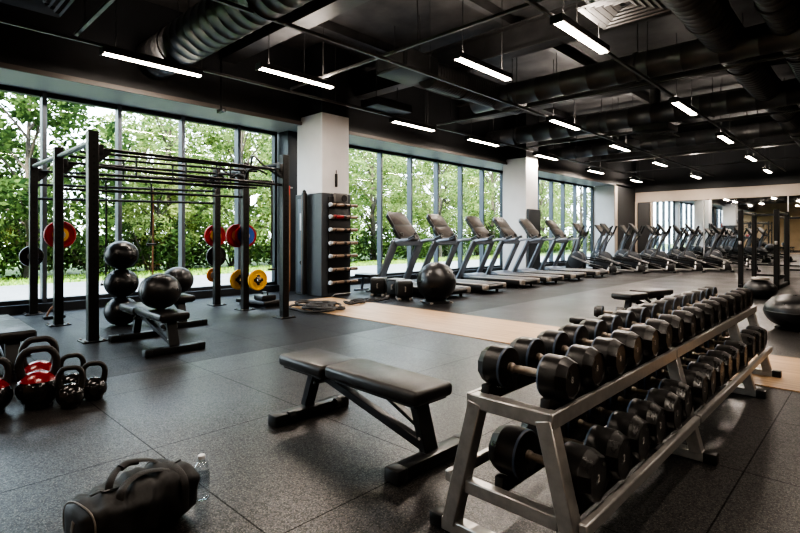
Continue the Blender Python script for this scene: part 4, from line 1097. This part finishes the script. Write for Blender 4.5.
# (kind, x, y, scale)
TR = [('a', -17.5, -1.6, .95), ('c', -17.0, 3.35, 1.12), ('a', -19.5, 1.2, .8), ('b', -21.5, 4.4, .62), ('a', -17.8, 7.4, .62), ('c', -23.5, 2.6, .72), ('b', -18.6, 8.2, .95),
      ('a', -22.5, 8.6, .95), ('b', -17.4, 10.6, .8), ('a', -20.0, 12.4, 1.0), ('b', -17.6, 14.6, .85), ('a', -21.5, 16.2, 1.1), ('b', -18.0, 18.6, .9), ('a', -20.5, 21.0, 1.0), ('b', -17.5, 23.6, .95),
      ('a', -19.5, 26.6, 1.0), ('b', -18.0, 30.0, 1.0), ('a', -20.5, 34.0, 1.1), ('b', -18.5, 38.0, 1.0), ('a', -21, 43.0, 1.1), ('c', -24.0, -1.5, 1.1), ('c', -25.5, 12.0, .95), ('c', -25.0, 20.0, 1.1), ('c', -25.0, 28.0, 1.2), ('c', -25.0, 37.0, 1.2), ('b', -20.5, 50.0, 1.2)]
P_ = {'a': ta, 'b': tb_, 'c': tc_}; used = set()
dsc = {'a': 'bright yellow-green', 'b': 'mid green', 'c': 'dark green'}
TR.sort(key=lambda q: q[2])
for i, (k, x, y, s) in enumerate(TR):
    dpt = 'close to the path' if x > -19 else ('deeper in the garden' if x > -22.2 else 'at the back of the garden')
    lb = f'{dsc[k]} tree {dpt}, {ORD[i]} tree outdoors from the left'
    p = P_[k]
    if k not in used:
        used.add(k); p.location = (x - 1.8, y, -.1); p.scale = (s, s, s); p['label'] = lb; p.rotation_euler = (0, 0, rg.uniform(0, 6))
    else: dup(p, lb, (x - 1.8, y, -.1), rg.uniform(0, 6), scale=(s, s, s * rg.uniform(.92, 1.1)))
ba = make_bush(5, 'leaf_b'); bb = make_bush(6, 'leaf_c'); used = set()
SH = []
y = -3.5; k = 0
while y < 46:
    SH.append(('ab'[k % 2 if k % 3 else 1], -18.9 - (k * 37 % 10) * .16, y)); y += 1.75 + (0.02 * y if y > 10 else 0); k += 1
for i, (kk, x, y) in enumerate(SH):
    lb = f'{"mid" if kk == "a" else "dark"} green rounded shrub at the lawn edge, {ORD[i]} shrub outdoors from the left'
    p = ba if kk == 'a' else bb
    if kk not in used: used.add(kk); p.location = (x, y, -.12); p['label'] = lb
    else: dup(p, lb, (x, y, -.12), rg.uniform(-.5, .5), scale=(1, 1, rg.uniform(.8, 1.3)))
gb = MB(); rq = random.Random(9)
for _ in range(9000):
    x = rq.uniform(-19.2, -15.6); y = rq.uniform(-3, 30); a = rq.uniform(0, 6.28); h = rq.uniform(.05, .12)
    dx, dy = math.cos(a) * .03, math.sin(a) * .03
    gb.bm.faces.new([gb.bm.verts.new((x - dx, y - dy, -.115)), gb.bm.verts.new((x + dx, y + dy, -.115)), gb.bm.verts.new((x + rq.uniform(-.04, .04), y + rq.uniform(-.04, .04), -.115 + h))])
o = gb.build('lawn_grass', M['grass'], None, 180); tag(o, 'short bright grass on the lawn strip outside the windows', 'grass', kind='stuff')

# ------------------------------------------------------------------ light
w = bpy.data.worlds.new('World'); bpy.context.scene.world = w; w.use_nodes = True
nt = w.node_tree; bg = nt.nodes['Background']
tc = nt.nodes.new('ShaderNodeTexCoord'); sp_ = nt.nodes.new('ShaderNodeSeparateXYZ'); nt.links.new(tc.outputs['Generated'], sp_.inputs[0])
rp_ = nt.nodes.new('ShaderNodeValToRGB'); rp_.color_ramp.elements[0].color = (0.87, 0.94, 1.0, 1); rp_.color_ramp.elements[1].color = (0.62, 0.78, 1.0, 1); rp_.color_ramp.elements[1].position = 0.9
nt.links.new(sp_.outputs[2], rp_.inputs[0]); nt.links.new(rp_.outputs[0], bg.inputs['Color'])
bg.inputs['Strength'].default_value = 4.2
sun = bpy.data.lights.new('sun', 'SUN'); sun.energy = 10.0; sun.angle = 0.02; sun.color = (1.0, 0.94, 0.82)
so = bpy.data.objects.new('sun', sun); col.objects.link(so); so.rotation_euler = V((-0.35, 0.75, -1.0)).to_track_quat('-Z', 'Y').to_euler()
for n_, (ya, yb) in enumerate(((-4.8, 6.0), (6.7, 15.0), (15.1, 22.4))):
    a = bpy.data.lights.new('portal', 'AREA'); a.shape = 'RECTANGLE'; a.size = 3.2; a.size_y = yb - ya; a.cycles.is_portal = True
    ob = bpy.data.objects.new('sky_portal', a); col.objects.link(ob); ob.location = (XG - .15, (ya + yb) / 2, 1.8); ob.rotation_euler = (0, -PI / 2, 0)
for (x, y) in ((-0.4, 2.4), (-0.4, 6.2), (-0.4, 11), (1.8, 1.0), (1.8, 8), (1.8, 15), (-2.7, 0.6), (-5.0, -0.6), (-2.7, -3.4), (1.0, -3.4), (-0.4, 19)):
    a = bpy.data.lights.new('lamp', 'AREA'); a.shape = 'RECTANGLE'; a.size = .13; a.size_y = 1.33; a.energy = 17; a.color = (1.0, 0.86, 0.73)
    ob = bpy.data.objects.new('ceiling_lamp', a); col.objects.link(ob); ob.location = (x, y, 3.6)

for m_ in (M['glow'], M['ceiling_fill']): m_.cycles.emission_sampling = 'NONE'
def lamp(x, y, z, e, sx, sy, up):
    a = bpy.data.lights.new('lamp', 'AREA'); a.shape = 'RECTANGLE'; a.size = sx; a.size_y = sy; a.energy = e; a.color = (1.0, 0.88, 0.77)
    ob = bpy.data.objects.new('fixture_or_fill_lamp', a); col.objects.link(ob); ob.location = (x, y, z); ob.rotation_euler = (PI if up else 0, 0, 0)
for (x, y, lb) in lights:
    lamp(x, y, 3.592, 24, .10, 1.33, False)
    lamp(x, y, 3.694, 10, .07, 1.25, True)  # upward fill lamp added to lift the dark ceiling
# ------------------------------------------------------------------ camera
cam = bpy.data.cameras.new('camera'); co = bpy.data.objects.new('camera', cam); col.objects.link(co)
co.location = (0, 0, 1.15); co.rotation_euler = (PI / 2, 0, math.radians(43.73))
cam.sensor_fit = 'HORIZONTAL'; cam.sensor_width = 36; cam.lens = 36 * 507 / 800; cam.shift_y = -(266.5 - 237) / 800
cam.clip_end = 300
sc = bpy.context.scene; sc.camera = co
sc.cycles.use_adaptive_sampling = False; sc.cycles.transparent_max_bounces = 16; sc.cycles.caustics_reflective = False; sc.cycles.caustics_refractive = False; sc.cycles.sample_clamp_indirect = 4.0; sc.cycles.max_bounces = 8; sc.cycles.diffuse_bounces = 4; sc.cycles.denoising_prefilter = 'ACCURATE'
sc.view_settings.view_transform = 'AgX'; sc.view_settings.look = 'AgX - High Contrast'; sc.view_settings.exposure = 1.45
